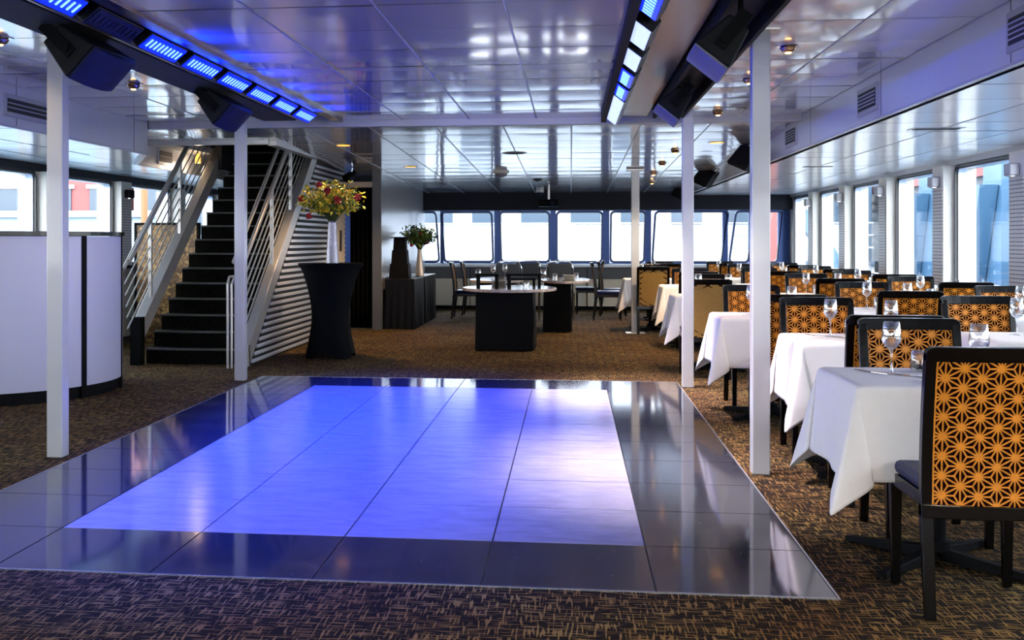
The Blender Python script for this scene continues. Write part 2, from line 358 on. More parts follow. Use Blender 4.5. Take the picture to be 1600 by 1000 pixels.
# side walls with windows, pillars
def rrect(x0, x1, z0, z1, r, n=5):
    pts = []
    for cx, cz, a in ((x1 - r, z1 - r, 0), (x0 + r, z1 - r, 90), (x0 + r, z0 + r, 180), (x1 - r, z0 + r, 270)):
        for k in range(n + 1):
            t = R(a + 90 * k / n); pts.append((cx + r * math.cos(t), cz + r * math.sin(t)))
    return pts
NW = [0]
def window(plane, at, a0, a1, z0, z1, tops=None, fm='black_rubber', inner='sill'):
    """frame ring + pane. plane 'x': at = X, a = Y range ; plane 'y': at = Y, a = X range. tops: (a0t,a1t) ends at the top"""
    NW[0] += 1
    t0, t1 = tops or (a0, a1)
    def warp(p):
        u = (p[1] - z0) / (z1 - z0); lo = a0 + (t0 - a0) * u; hi = a1 + (t1 - a1) * u
        return lo + (hi - lo) * (p[0] - a0) / (a1 - a0), p[1]
    def mk(ins, r): return [warp(p) for p in rrect(a0 + ins, a1 - ins, z0 + ins, z1 - ins, r)]
    o1, o2, o3 = mk(0, .08), mk(.022, .065), mk(.038, .055)
    def P(p, d): return (at + d, p[0], p[1]) if plane == 'x' else (p[0], at + d, p[1])
    sgn = (-1 if at > 0 else 1) if plane == 'x' else -1
    b = MB(); n = len(o1)
    def ring(A, da, B, db):
        b.add([P(p, da) for p in A] + [P(p, db) for p in B], [(k, (k + 1) % n, n + (k + 1) % n, n + k) for k in range(n)])
    b.mi(0); ring(o1, 0, o1, sgn * .03); ring(o1, sgn * .03, o2, sgn * .03); ring(o2, sgn * .03, o2, -sgn * .06)
    b.mi(1); ring(o2, 0, o3, 0); ring(o3, 0, o3, -sgn * .08)
    f = struct(b.build('window_%d' % NW[0], [fm, inner], fix=False))
    g = MB(); g.add([P(p, -sgn * .05) for p in o3], [tuple(range(n))]); pn = g.build('pane', 'pane', fix=False); pn.parent = f
    return f
def wall_with_holes(name, plane, at, thick, a0, a1, z0, z1, holes, mats):
    """solid pieces around rectangular holes"""
    b = MB()
    def bx(u0, u1, w0, w1):
        if u1 - u0 < 1e-4 or w1 - w0 < 1e-4: return
        lo, hi = min(at, at + thick), max(at, at + thick)
        if plane == 'x': b.box(lo, hi, u0, u1, w0, w1)
        else: b.box(u0, u1, lo, hi, w0, w1)
    hz0, hz1 = holes[0][2], holes[0][3]
    bx(a0, a1, z0, hz0); bx(a0, a1, hz1, z1)
    prev = a0
    for h in holes: bx(prev, h[0], hz0, hz1); prev = h[1]
    bx(prev, a1, hz0, hz1)
    return struct(b.build(name, mats))
SZ0, SZ1 = .86, 2.05
RW = []
y = 10.51 - 2.2 * 7
while y < 21:
    RW.append((y + .40, y + 2.2 - .06, SZ0, SZ1)); y += 2.2
RW[-1] = (RW[-1][0], min(RW[-1][1], 21.7), SZ0, SZ1)
RW = [h for h in RW if h[1] - h[0] > .3]
wall_with_holes('wall_right', 'x', XR, .18, YB, YF + .2, 0, ZS + .4, RW, 'cream')
wall_with_holes('wall_left', 'x', XL, -.18, YB, YF + .2, 0, ZS + .4, [(h[0] - .25, h[1] - .25, 1.0, SZ1) for h in RW], 'cream')
for h in RW:
    window('x', XR, h[0] - .03, h[1] + .03, SZ0 - .03, SZ1 + .03)
    window('x', XL, h[0] - .28, h[1] - .22, .97, SZ1 + .03, inner='sill')
# sills and top trim
b = MB(); b.box(XR - .14, XR, YB, YF, .81, .845); struct(b.build('trim_3', 'sill', bevel=.006))
b = MB(); b.box(XR - .05, XR, YB, YF, 2.085, 2.165); struct(b.build('trim_4', 'vent'))
b = MB(); b.box(XL, XL + .06, YB, YF, 2.08, 2.166); struct(b.build('trim_5', 'dark_valance'))
b = MB(); b.box(XL, XL + .12, YB, YF, .93, .97); struct(b.build('trim_6', 'black'))
# pillars: bead mesh inner face, cream side
npil = 0
for k in range(-6, 6):
    yn = 10.51 + 2.2 * k
    if yn > 21.5: break
    b = MB(); b.box(XR - .13, XR, yn, yn + .36, .845, 2.085)
    b.mi(1).box(XR - .136, XR - .13, yn + .02, yn + .34, .845, 1.86)
    p = struct(b.build('wall_pillar', ['cream', 'mosaic']))
    b = MB(); b.box(XL, XL + .13, yn - .25, yn + .11, .97, 2.08); b.mi(1).box(XL + .13, XL + .136, yn - .23, yn + .09, .97, 1.86)
    struct(b.build('wall_pillar', ['cream', 'mosaic']))

# far wall
FW = [(-3.80, -3.16), (-3.10 + .0, -2.47), (-2.41, -1.44), (-1.33, -.38), (-.28, .6), (.72, 1.38), (1.49, 2.80), (2.89, 3.27), (3.36, 3.8)]
FW = FW[1:]
FW[0] = (-3.35, -2.47)
wall_with_holes('wall_far', 'y', YF, .15, XL - .2, XR + .2, 0, 2.6, [(a, c, .88, 1.86) for a, c in FW], 'win_frame')
tl = {0: (-.0, -.07), 1: (-.07, -.03), 2: (-.03, 0), 3: (0, .01), 4: (.01, .03), 5: (.06, .12), 6: (.13, .18), 7: (.15, .1)}
for i, (a, c) in enumerate(FW):
    dl, dr = tl[i]
    window('y', YF, a, c, .88, 1.86, (a + dl, c + dr), fm='win_frame', inner='black_rubber')
b = MB(); b.box(-3.3, 3.98, YF - .32, YF, 1.87, 2.22); struct(b.build('trim_7', 'dark_valance'))
b = MB(); b.box(-3.3, 3.9, YF - .10, YF, .80, .865); struct(b.build('trim_8', 'sill', bevel=.01))
b = MB(); b.box(-3.3, 3.9, YF - .05, YF, .58, .80); b.mi(1).box(-3.3, 3.9, YF - .04, YF, .07, .58); b.mi(2).box(-3.3, 3.9, YF - .06, YF, 0, .07)  # sun patch put into the colour: cream apron below a dark grey strip
for xx in [-3 + 1.1 * k for k in range(7)]: b.mi(2).box(xx, xx + .012, YF - .052, YF, .07, .8)
struct(b.build('baseboard_far', ['apron_grey', 'apron', 'black']))
b = MB(); b.box(3.9 - .02, XR, YB, YF, 0, .12); struct(b.build('baseboard_right', 'black'))
# rear: stern wall behind the camera, its unseen openings added and sized for front fill light
wall_with_holes('wall_rear', 'y', YB, -.1, XL, XR, 0, 2.62, [(-5.6, -3.6, 1.0, 2.0), (-3.2, -1.2, 1.0, 2.0), (-.8, 1.2, 1.0, 2.0), (1.6, 3.6, 1.0, 2.0)], 'cream')

# ------------------------------------------------------------------ dance floor
S_ = .6478; DX, DY = -2.926, 4.35
t = thing('dance_floor', 'glossy dance floor of white tiles with a dark tile border on the carpet', 'dance floor', (DX, DY, -.0115))
b = MB(); b.box(0, 6 * S_, 0, 10 * S_, .0, .012); b.build('base', 'floor_dark', t)
b = MB(); e = .008
b.box(-e, 6 * S_ + e, -e, 0, 0, .017); b.box(-e, 6 * S_ + e, 10 * S_, 10 * S_ + e, 0, .017); b.box(-e, 0, 0, 10 * S_, 0, .017); b.box(6 * S_, 6 * S_ + e, 0, 10 * S_, 0, .017)
b.build('edging', 'edge', t)
for kind in (0, 1):
    b = MB()
    for i in range(6):
        for j in range(10):
            dark = i in (0, 5) or j in (0, 9)
            if dark == bool(kind):
                gx = .0035; gy = .0035
                b.box(i * S_ + gx, (i + 1) * S_ - gx, j * S_ + gy, (j + 1) * S_ - gy, .012, .016)
    o = b.build('border_tiles' if kind else 'white_tiles', 'tile_dark' if kind else 'tile_white', t)
    o['label'] = 'glossy near black border tiles' if kind else 'scuffed white centre tiles'

# ------------------------------------------------------------------ columns
def column(x, y, top, lab, w_=.098, foot=False):
    t = thing('support_column', lab, 'column', (x, y, 0), 0, 'square white columns')
    h = w_ / 2
    b = MB(); b.box(-h, h, -h, h, 0, top); b.build('shaft', 'column', t, bevel=.006)
    if foot:
        b = MB(); b.box(-.13, .13, -.13, .13, 0, .01); b.build('base_plate', 'steel', t)
        b = MB(); b.box(-.12, .12, -.12, .12, top - .02, top); b.build('cap_plate', 'steel', t)
    else:
        b = MB(); b.box(-h - .03, h + .05, -h - .02, h + .02, top - .012, top); b.build('cap_plate', 'steel', t)
    return t
column(-3.07, 6.67, ZM, 'square white column beside the curved bar, blue light on its side')
column(-3.05, 10.51, ZM, 'square white column at the foot of the staircase')
column(1.05, 6.66, ZM, 'widest looking white column between dance floor and near aisle tables')
column(1.03, 10.5, ZM, 'white column at the far right corner of the dance floor')
column(.9, 16.53, 2.30, 'slim column standing on a square base plate near the far windows', .11, True)

# ------------------------------------------------------------------ LED fixtures on both troughs
def led_bar(x, y, z, side, lit, lab):
    """side +1: aims toward +X"""
    t = thing('led_light_bar', lab, 'stage light', (x, y, z), 0, 'led bars along the ceiling troughs')
    t.rotation_euler = (0, R(-38 * side), 0)
    b = MB(); b.box(-.06, .06, -.30, .30, -.02, .06); b.build('housing', 'led_body', t, bevel=.006)
    b = MB(); b.box(-.052, .052, -.285, .285, -.026, -.02); ln = b.build('lens', {'blue': 'led_blue', 'white': 'led_white', 'off': 'grille'}[lit], t)
    if lit != 'white':
        for k in range(9):
            yy = -.24 + .06 * k
            if 'cell' + lit not in CELL:
                c = MB(); c.box(-.028, .028, -.007, .007, -.031, -.026); o = c.build('led_cell', 'led_cell' if lit == 'blue' else 'led_body', ln); CELL['cell' + lit] = o
            else:
                o = CELL['cell' + lit].copy(); COL.objects.link(o); o.parent = ln
            o.location = (0, yy, 0)
    for s_ in (-1, 1):
        b = MB(); b.box(-.012, .012, min(s_ * .30, s_ * .33), max(s_ * .30, s_ * .33), -.0, .10); b.build('bracket', 'black', t)
    if lit != 'off' and (side > 0 or lit == 'white'):
        l = bpy.data.lights.new('led_lamp', 'SPOT'); l.shadow_soft_size = .02; l.spot_blend = 1
        if lit == 'blue': l.spot_size = R(76); l.color = (.0, .030, 1); l.energy = LEDP
        else: l.spot_size = R(62); l.color = (1, .86, .95); l.energy = LEDW
        lo = bpy.data.objects.new('led_lamp', l); COL.objects.link(lo); lo.parent = t; lo.location = (0, 0, -.05); lo.rotation_euler = (0, R(20 * side if lit == 'blue' else -45), 0)
    if lit == 'blue' and side > 0:
        l = bpy.data.lights.new('led_spill', 'SPOT'); l.shadow_soft_size = .02; l.spot_blend = 1; l.spot_size = R(122); l.color = (.0, .02, 1); l.energy = 65
        lo = bpy.data.objects.new('led_spill', l); COL.objects.link(lo); lo.parent = t; lo.location = (.02, 0, -.055); lo.rotation_euler = (0, R(-75), 0)
CELL = {}
LEDP = 900; LEDW = 520
ords = ['nearest', 'second', 'third', 'fourth', 'fifth', 'sixth', 'seventh', 'eighth', 'ninth']
for i, y in enumerate((5.05, 5.78, 6.5, 7.22, 7.94, 8.66, 9.38, 10.1)):
    led_bar(-2.36, y, 2.43, 1, 'off' if i == 1 else 'blue', ('unlit dark light bar, ' if i == 1 else 'glowing blue light bar, ') + ords[i] + ' in the left ceiling trough')
for i, (y, c) in enumerate(((5.5, 'blue'), (6.4, 'white'), (7.25, 'white'), (8.05, 'blue'), (8.8, 'blue'), (9.5, 'white'), (10.1, 'white'), (10.65, 'white'))):
    led_bar(.385, y, 2.43, -1, c, ('pale white' if c == 'white' else 'blue') + ' lit light bar, ' + ords[i] + ' in the right ceiling trough')
# lower rails of the troughs
b = MB(); b.box(-2.80, -2.50, 3.2, 10.4, 2.40, 2.46)
b.mi(1).box(-2.47, -2.455, 3.2, 10.4, 2.40, 2.44); tag(b.build('lighting_rail', ['black_matte', 'steel'], origin=(-2.6, 7, 2.40)), 'long black rail under the left ceiling trough', 'rail')
b = MB(); b.box(.72, .745, 3.2, 10.4, 2.38, 2.54); b.box(.96, .985, 3.2, 10.4, 2.38, 2.54); b.box(.745, .96, 3.2, 10.4, 2.47, 2.50)
tag(b.build('lighting_rail', 'black', origin=(.85, 7, 2.38)), 'open black channel rail above the right hand loudspeakers', 'rail')

# ------------------------------------------------------------------ loudspeakers
def speaker(x, y, z, s, fire, lab, pale):
    t = thing('loudspeaker', lab, 'speaker', (x, y, z), 0, 'black loudspeakers hung from the ceiling troughs')
    f = Vector(fire).normalized(); xl = Vector((0, 0, 1)).cross(f).normalized(); zl = -f; yl = zl.cross(xl)
    t.rotation_euler = Matrix((xl, yl, zl)).transposed().to_euler()
    # cabinet: local -Z is the firing direction; trapezoid widening towards the grille, grille bowed
    n = 8; W1, W2, D = .12 * s, .205 * s, .10 * s; H = .25 * s
    b = MB(); b.prism([(-W1 / 2, .10 * s), (W1 / 2, .10 * s), (W2 / 2, -D), (-W2 / 2, -D)], 'x', -H, H); c = b.build('cabinet', 'speaker', t, bevel=.01)
    g = MB(); vs = []; N = 8
    g.prism([(-H * .97, -D)] + [(H * .97 * (2 * k / N - 1), -D - .012 * s - .03 * s * (1 - (2 * k / N - 1) ** 2)) for k in range(N + 1)] + [(H * .97, -D)], 'y', -W2 / 2 * .96, W2 / 2 * .96)
    g.build('grille', 'grille_lt' if pale else 'grille', c, bevel=.004)
    for sgn in (-1, 1):
        k = MB(); k.hexa([(sgn * (H + .008) - .005, -.03, -.05), (sgn * (H + .008) + .005, -.03, -.05), (sgn * (H + .008) + .005, .03, -.05), (sgn * (H + .008) - .005, .03, -.05),
                          (sgn * (H + .008) - .005, -.03, .15 * s), (sgn * (H + .008) + .005, -.03, .15 * s), (sgn * (H + .008) + .005, .03, .15 * s), (sgn * (H + .008) - .005, .03, .15 * s)])
        k.cyl((sgn * (H + .005), 0, -.01), (sgn * (H + .03), 0, -.01), .02, n=12); k.build('bracket', 'black', t)
    k = MB(); k.box(-H - .013, H + .013, -.03, .03, .145 * s, .155 * s); k.build('bracket_bar', 'black', t)
    m = Matrix((xl, yl, zl)).transposed(); up = m.inverted() @ Vector((0, 0, .16)); base = Vector((0, 0, .15 * s))
    k = MB(); k.cyl(tuple(base), tuple(base + up), .014, n=8); k.build('hanger', 'black', t)
    return t
speaker(-2.54, 5.89, 2.285, 1.08, (.72, -.02, -.69), 'large black loudspeaker above the column beside the bar', False)
speaker(-2.54, 8.30, 2.275, 1.02, (.72, -.02, -.69), 'black loudspeaker above the column at the staircase foot', False)
speaker(.70, 5.57, 2.21, .95, (-.62, .02, -.76), 'nearer black loudspeaker hanging under the right ceiling trough', True)
speaker(.77, 8.75, 2.31, .98, (-.62, .02, -.76), 'farther black loudspeaker hanging under the right ceiling trough', True)
def small_speaker(x, y, z, lab):
    t = thing('wall_speaker', lab, 'speaker', (x, y, z), R(-25), 'small speakers on the right bulkhead')
    b = MB(); b.hexa([(-.16, -.13, -.13), (.06, -.13, -.13), (.06, .13, -.13), (-.16, .13, -.13), (-.10, -.11, .13), (.10, -.11, .13), (.10, .11, .13), (-.10, .11, .13)])
    c = b.build('cabinet', 'black', t, bevel=.01); c.rotation_euler = (0, R(25), 0)
    b = MB(); b.hexa([(-.175, -.115, -.115), (-.16, -.12, -.115), (-.16, .12, -.115), (-.175, .115, -.115), (-.115, -.10, .12), (-.10, -.10, .12), (-.10, .10, .12), (-.115, .10, .12)])
    g = b.build('grille', 'grille', t); g.rotation_euler = (0, R(25), 0)
    b = MB(); b.cyl((.06, 0, 0), (.14, 0, .1), .025); b.cyl((.10, -.04, .1), (.10, .04, .1), .03); b.build('bracket', 'chrome', t)
small_speaker(1.98, 13.4, 2.22, 'small black speaker under the bulkhead, closest to the near column')
small_speaker(1.95, 17.0, 2.2, 'small black speaker on a chrome knuckle bracket beside the bulkhead')
small_speaker(1.95, 20.6, 2.15, 'farthest small black speaker, close to the far windows')

# ------------------------------------------------------------------ vents
def wall_vent(x, y, z, sgn, L_, H_, lab, slots=5):
    t = thing('ceiling_vent', lab, 'vent', (x, y, z), 0, 'air vents on the bulkheads')
    b = MB(); b.box(-.008, .008, -L_ / 2, L_ / 2, -H_ / 2, H_ / 2); b.build('frame', 'vent', t, bevel=.003)
    b = MB(); b.box(-.011, .011, -L_ / 2 + .035, L_ / 2 - .035, -H_ / 2 + .035, H_ / 2 - .035); b.build('opening', 'vent_dark', t)
    b = MB()
    for k in range(1, slots):
        zz = -H_ / 2 + .035 + (H_ - .07) * k / slots; b.box(-.014, .014, -L_ / 2 + .035, L_ / 2 - .035, zz - .004, zz + .004)
    b.build('slats', 'vent', t)
for yy, nm in ((5.75, 'nearest louvred vent on the right bulkhead'), (8.75, 'middle louvred vent on the right bulkhead'), (11.7, 'farthest louvred vent on the right bulkhead')):
    wall_vent(2.14, yy, 2.32, -1, .56, .2, nm)
wall_vent(-4.195, 8.7, 2.32, 1, 1.0, .17, 'dark slot vent on the left bulkhead behind the near column', 3)
wall_vent(-4.855, 13.5, 2.31, 1, .5, .2, 'framed dark vent on the bulkhead beside the staircase', 2)
for (xx, yy, nm) in ((2.75, 9.2, 'nearer flat slot vent in the low right ceiling'), (2.8, 13.7, 'farther flat slot vent in the low right ceiling')):
    t = thing('slot_vent', nm, 'vent', (xx, yy, ZS - .012), 0, 'slot vents in the low ceiling')
    b = MB(); b.box(-.19, .19, -.09, .09, -.008, .008); b.build('frame', 'vent', t)
    b = MB(); b.box(-.16, .16, -.05, .05, -.012, -.008); b.build('opening', 'vent_dark', t)

# ------------------------------------------------------------------ ceiling lights
def halogen(x, y, z, lab, power=14):
    t = thing('ceiling_spotlight', lab, 'ceiling light', (x, y, z), 0, 'small ceiling spotlights')
    b = MB(); b.lathe([(0, -.004), (.075, -.004), (.08, 0), (.078, .004)], 20); b.build('trim_ring', 'chrome', t, smooth=True)
    b = MB(); b.lathe([(.045, -.004), (.052, -.012), (.040, -.03), (.022, -.038), (0, -.040)], 16); b.build('gimbal', 'brass', t, smooth=True)
    b = MB(); b.lathe([(0, -.046), (.014, -.045), (.020, -.040), (.016, -.034)], 14); b.build('bulb', 'warm', t, smooth=True)
    if power:
        l = bpy.data.lights.new('halogen_lamp', 'SPOT'); l.energy = power; l.color = (1, .80, .60) if y < 3 else (1, .72, .45); l.spot_size = R(130); l.spot_blend = .8; l.shadow_soft_size = .03
        lo = bpy.data.objects.new('halogen_lamp', l); COL.objects.link(lo); lo.parent = t; lo.location = (0, 0, -.055)
for xx in (-4.9, -1.9, .2, 1.4, 3.1):  # extra spotlights added out of view to brighten the near tables
    for yy in (-1.6, 1.6):
        halogen(xx, yy, ZS if xx < -4.1 or xx > 2.2 else ZM, 'added unseen ceiling spotlight behind the camera, at %.1f by %.1f metres' % (xx, yy), 12 if xx < 0 else 50 if xx < 1 else 260)
def fz(y): return 2.425 + (2.19 - 2.425) * (y - 11.32) / (YF - 11.32)
halogen(1.31, 7.25, ZM, 'ceiling spotlight just past the nearer right column', 40)
halogen(1.29, 8.65, ZM, 'ceiling spotlight beyond the nearer right column, second in its row', 40)
halogen(1.33, 10.8, ZM, 'ceiling spotlight close to the middle right column top', 40)
halogen(-3.27, 8.4, ZM, 'warm glowing ceiling spotlight under the left ceiling between the loudspeakers', 15)
halogen(-3.30, 6.4, ZM, 'ceiling spotlight left of the large loudspeaker', 8)
for (xx, yy) in ((1.22, 13.9), (1.2, 15.6), (1.2, 17.2), (1.3, 19.0)):
    halogen(xx, yy, fz(yy), 'ceiling spotlight in the far ceiling about %d metres past the beam' % round(yy - 11.3), 110)
for (xx, yy, nm) in ((-2.57, 13.0, 'flat warm downlight near the staircase opening'), (-2.2, 15.9, 'flat warm downlight near the white partition'), (1.6, 13.1, 'flat downlight in the far ceiling near the beam')):
    t = thing('recessed_downlight', nm, 'ceiling light', (xx, yy, fz(yy) - .004), 0, 'flat recessed downlights')
    b = MB(); b.lathe([(0, 0), (.10, 0), (.105, .006)], 20); b.build('trim_ring', 'chrome', t)
    b = MB(); b.lathe([(0, -.003), (.075, -.003), (.076, 0)], 20); b.build('lens', 'amber_glass', t)
    l = bpy.data.lights.new('downlight_lamp', 'SPOT'); l.energy = 150; l.color = (1, .66, .36); l.spot_size = R(120); l.spot_blend = .9; l.shadow_soft_size = .06
    lo = bpy.data.objects.new('downlight_lamp', l); COL.objects.link(lo); lo.parent = t; lo.location = (0, 0, -.03)
t = thing('smoke_detector', 'white round smoke detector on the far ceiling', 'smoke detector', (-1.0, 16.8, fz(16.8)))
b = MB(); b.lathe([(0, 0), (.11, 0), (.12, -.02), (.1, -.03)], 20); b.build('base', 'cream', t, smooth=True)
b = MB(); b.lathe([(.09, -.03), (.08, -.07), (.03, -.085), (0, -.086)], 20); b.build('sensor', 'grille_lt', t, smooth=True)
t = thing('ceiling_speaker', 'flat grey round ceiling speaker in front of the smoke detector', 'speaker', (-.68, 14.1, fz(14.1) - .004))
b = MB(); b.lathe([(0, 0), (.15, 0), (.16, .006)], 24); b.build('rim', 'vent', t); b = MB(); b.lathe([(0, -.004), (.12, -.004), (.12, 0)], 24); b.build('grille', 'grille', t)
t = thing('ceiling_sensor', 'tiny dark sensor on the far ceiling behind the smoke detector', 'sensor', (-.52, 18.4, fz(18.4)))
b = MB(); b.box(-.07, .07, -.05, .05, -.02, 0); b.build('base', 'vent_dark', t); b = MB(); b.lathe([(.03, -.02), (.02, -.035), (0, -.036)], 12); b.build('lens', 'grille', t)
t = thing('projector', 'dark projector mounted on the valance above the far windows', 'projector', (-.40, 21.3, 1.92))
b = MB(); b.box(-.18, .18, -.18, .18, 0, .13); b.build('body', 'black', t, bevel=.02)
b = MB(); b.cyl((.07, -.18, .06), (.07, -.22, .06), .045, n=16); b.build('lens', 'grille', t); b = MB(); b.cyl((0, 0, .13), (0, 0, .29), .025); b.build('mount', 'steel', t)
t = thing('security_camera', 'white dome camera on the ceiling beside the projector', 'camera', (-.55, 20.9, fz(20.9)))
b = MB(); b.lathe([(0, 0), (.07, 0), (.07, -.05)], 16); b.build('base', 'cream', t); b = MB(); b.lathe([(.065, -.05), (.05, -.09), (0, -.11)], 16); b.build('dome', 'grille', t, smooth=True)

# sconces on the pillars
def sconce(x, y, sgn, m, lab):
    t = thing('wall_sconce', lab, 'wall lamp', (x, y, 1.92), 0, 'box sconces on the window pillars')
    b = MB(); b.box(min(0, sgn * .09), max(0, sgn * .09), -.075, .075, -.055, .055); b.build('shade', m, t, bevel=.012)
    b = MB(); b.box(min(sgn * .02, sgn * .07), max(sgn * .02, sgn * .07), -.05, .05, -.062, -.055); b.build('diffuser', 'chrome', t)
for k, nm in enumerate(('nearest', 'second', 'third', 'fourth', 'fifth', 'sixth')):
    if 10.51 + 2.2 * k < 21.5:
        sconce(XR - .13, 10.51 + 2.2 * k + .17, -1, 'vent', 'small steel box sconce on the %s pillar between the right hand windows' % nm)
for k in (1, 2):
    sconce(XL + .13, 10.51 + 2.2 * k - .08, 1, 'black', 'dark box sconce on the %s pillar between the left windows' % ('near' if k == 1 else 'far'))
# ------------------------------------------------------------------ curved bar
def bar():
    t = thing('reception_bar', 'curved bar with milky white panels, black ribs and black top', 'bar', (-5.17, 9.58, 0))
    Rb = 1.25
    def arc(r, a0, a1, n): return [(r * math.cos(R(a0 + (a1 - a0) * k / n)), r * math.sin(R(a0 + (a1 - a0) * k / n))) for k in range(n + 1)]
    def slab(r0, r1, a0, a1, z0, z1, n=24):
        b = MB(); A = arc(r1, a0, a1, n); B = arc(r0, a0, a1, n)[::-1]; b.prism(A + B, 'z', z0, z1); return b
    slab(Rb - .10, Rb - .02, -112, 40, 0, .10, 40).build('kick_plate', 'black', t)
    slab(.80, Rb + .02, -112, 40, 1.34, 1.375, 48).build('counter_top', 'lacquer', t)
    slab(.82, .86, -112, 40, 0, 1.34, 40).build('inner_wall', 'black', t)
    edges = [-112, -62.5, -19.5, 14, 40]
    for a0, a1 in zip(edges[:-1], edges[1:]):
        slab(Rb - .05, Rb, a0 + 1.3, a1 - 1.3, .10, 1.335, 20).build('panel', 'bar_panel', t)
    for a in edges:
        slab(Rb - .05, Rb + .006, a - 1.3, a + 1.3, .0, 1.34, 4).build('rib', 'black', t)
bar()

# ------------------------------------------------------------------ staircase
def stairs():
    t = thing('staircase', 'steep staircase with black carpeted treads, steel stringers and rod railings', 'staircase', (0, 0, 0))
    X0, X1 = -4.45, -3.40; n = 17; rise, run = .165, .228; y0 = 11.8
    for i in range(n):
        y = y0 + run * i; z = rise * i
        b = MB(); b.box(X0, X1, y, y + run + .03, z, z + rise - .012)
        b.box(X0, X1, y + .05, y + run + .03, z + rise - .012, z + rise)
        st = b.build('step', 'stair_carpet', t)
        b = MB(); b.box(X0, X1, y - .018, y + .05, z + rise - .018, z + rise); b.build('nosing', 'stair_nosing', st)
    # stringers
    def str_(xa, xb, za, name, yb=15.1):
        s = .727; b = MB(); ya = y0 - .12
        b.prism([(ya, za), (yb, za + s * (yb - ya)), (yb, za + s * (yb - ya) + .22), (ya, za + .22)], 'x', xa, xb); b.build(name, 'steel', t, bevel=.004)
    str_(-3.40, -3.30, .0, 'stringer', 15.0); str_(-4.56, -4.45, .22, 'stringer', 14.9)
    b = MB(); b.box(-4.56, -4.45, 11.62, 11.75, 0, .5); b.build('newel_block', 'black', t); b = MB(); b.box(-3.42, -3.30, 11.62, 11.72, 0, .22); b.build('newel_block', 'steel', t)
    s = .727
    def rail(x, za, sgn, posts, yend, nr=6, y_st=11.68):
        # stringer top line
        top = lambda y: za + .22 + s * (y - 11.68)
        rods = MB()
        for k in range(nr):
            h = .16 + .115 * k
            rods.tube([(x, y_st - .02 * k, top(y_st) + h), (x, yend, top(yend) + h)], .0085, 6)
        rods.build('railing_rods', 'steel', t, smooth=True)
        for h, dx in ((.84, 0), (.93, sgn * .07)):
            hr = MB(); hr.tube([(x + dx, y_st - .12, top(y_st - .1) + h), (x + dx, yend, top(yend) + h)], .021, 10); hr.build('handrail', 'steel', t, smooth=True)
        for py in posts:
            p = MB(); p.box(x - .018, x + .018, py - .022, py + .022, top(py) - .05, top(py) + .84); p.build('post', 'steel', t, bevel=.003)
    rail(-3.36, 0.0, -1, (12.82, 13.7), 14.6, 6)
    rail(-4.50, .22, 1, (12.05, 13.0), 14.2, 5, 11.4)
    p = MB(); p.tube([(-3.46, 11.45, .0), (-3.46, 11.45, .86), (-3.47, 11.55, .93), (-3.46, 11.7, .93)], .014, 8); p.tube([(-3.42, 11.45, .0), (-3.42, 11.45, .86), (-3.42, 11.55, .93)], .012, 8)
    p.build('handrail_end', 'steel', t, smooth=True)
    # shaft lining seen behind the flight
    b = MB(); b.box(-4.46, -4.40, 14.3, 17.4, 2.2, 4.2); b.box(-3.40, -3.32, 14.0, 16.0, 2.45, 4.2); b.box(-4.46, -3.32, 16.0, 16.06, 0, 4.2)
    b.build('shaft_lining', 'black_matte', t)
stairs()
# opening trim of the stairwell
b = MB(); b.box(-4.8, -3.30, 12.44, 12.52, 2.36, 2.50); b.box(-3.32, -3.22, 12.5, 15.5, 2.35, 2.50); struct(b.build('trim_9', 'steel'))
b = MB(); b.box(-4.9, -4.62, 12.5, 20, 2.42, 2.5); struct(b.build('ceiling_stairwell_edge', 'cream'))
# the hull of the stair side: ribbed wall
b = MB(); xw = -3.32
zt = lambda y: min(2.34, max(0.0, .0 + .727 * (y - 11.68)))
k = 0; pitch = .07
b.mi(1).prism([(11.7, 0.0), (16.85, 0.0), (16.85, 2.36), (14.93, 2.36)], 'x', xw - .03, xw)
z = .02
while z < 2.33:
    ys = 11.7 + (z + pitch * .5) / .727 + .02
    if ys < 16.8: b.mi(0).box(xw, xw + .02, ys, 16.85, z, z + pitch * .5)
    z += pitch
o = struct(b.build('wall_ribbed', ['rib_light', 'rib_dark'], bevel=.004))
t = thing('service_door', 'narrow beige door with a slim window in the ribbed wall', 'door', (-3.29, 16.2, 0))
b = MB(); b.box(-.012, .02, -.44, .44, 0, 2.0); lf = b.build('leaf', 'door', t); b = MB(); b.box(.02, .024, .05, .2, 1.15, 1.45); b.build('vision_window', 'rib_dark', lf)
b = MB(); b.box(.02, .06, -.36, -.34, .95, 1.15); b.build('handle', 'chrome', lf)
# alcove with curtain, partition
b = MB(); b.box(-3.32, -2.80, 17.6, 17.66, 0, 2.36); struct(b.build('wall_alcove', 'rib_dark'))
b = MB(); b.box(-2.86, -2.76, 16.75, 21.95, 0, 2.36); struct(b.build('wall_partition', 'white_wall'))
b = MB(); b.box(-2.875, -2.745, 16.70, 16.76, 0, 2.32); b.mi(1).box(-3.3, -2.86, 16.72, 16.8, 2.08, 2.16); struct(b.build('trim_10', ['apron_grey', 'door']))
b = MB()
def cf(u, v):
    x = -3.22 + .40 * u; return (x, 16.80 + .035 * math.sin(u * 2 * PI * 6) * (.6 + .4 * v), .02 + 2.06 * (1 - v))
t = thing('curtain', 'black floor length curtain hanging in the doorway by the partition', 'curtain', (0, 0, 0))
b.grid(cf, 96, 6); o = b.build('fabric', 'curtain', t, smooth='all'); md = o.modifiers.new('th', 'SOLIDIFY'); md.thickness = .006
b = MB(); b.cyl((-3.26, 16.8, 2.09), (-2.80, 16.8, 2.09), .012); b.build('rod', 'steel', t)
t = thing('track_spotlight', 'small black swivel spotlight above the curtain doorway', 'spotlight', (-3.02, 15.9, 2.31))
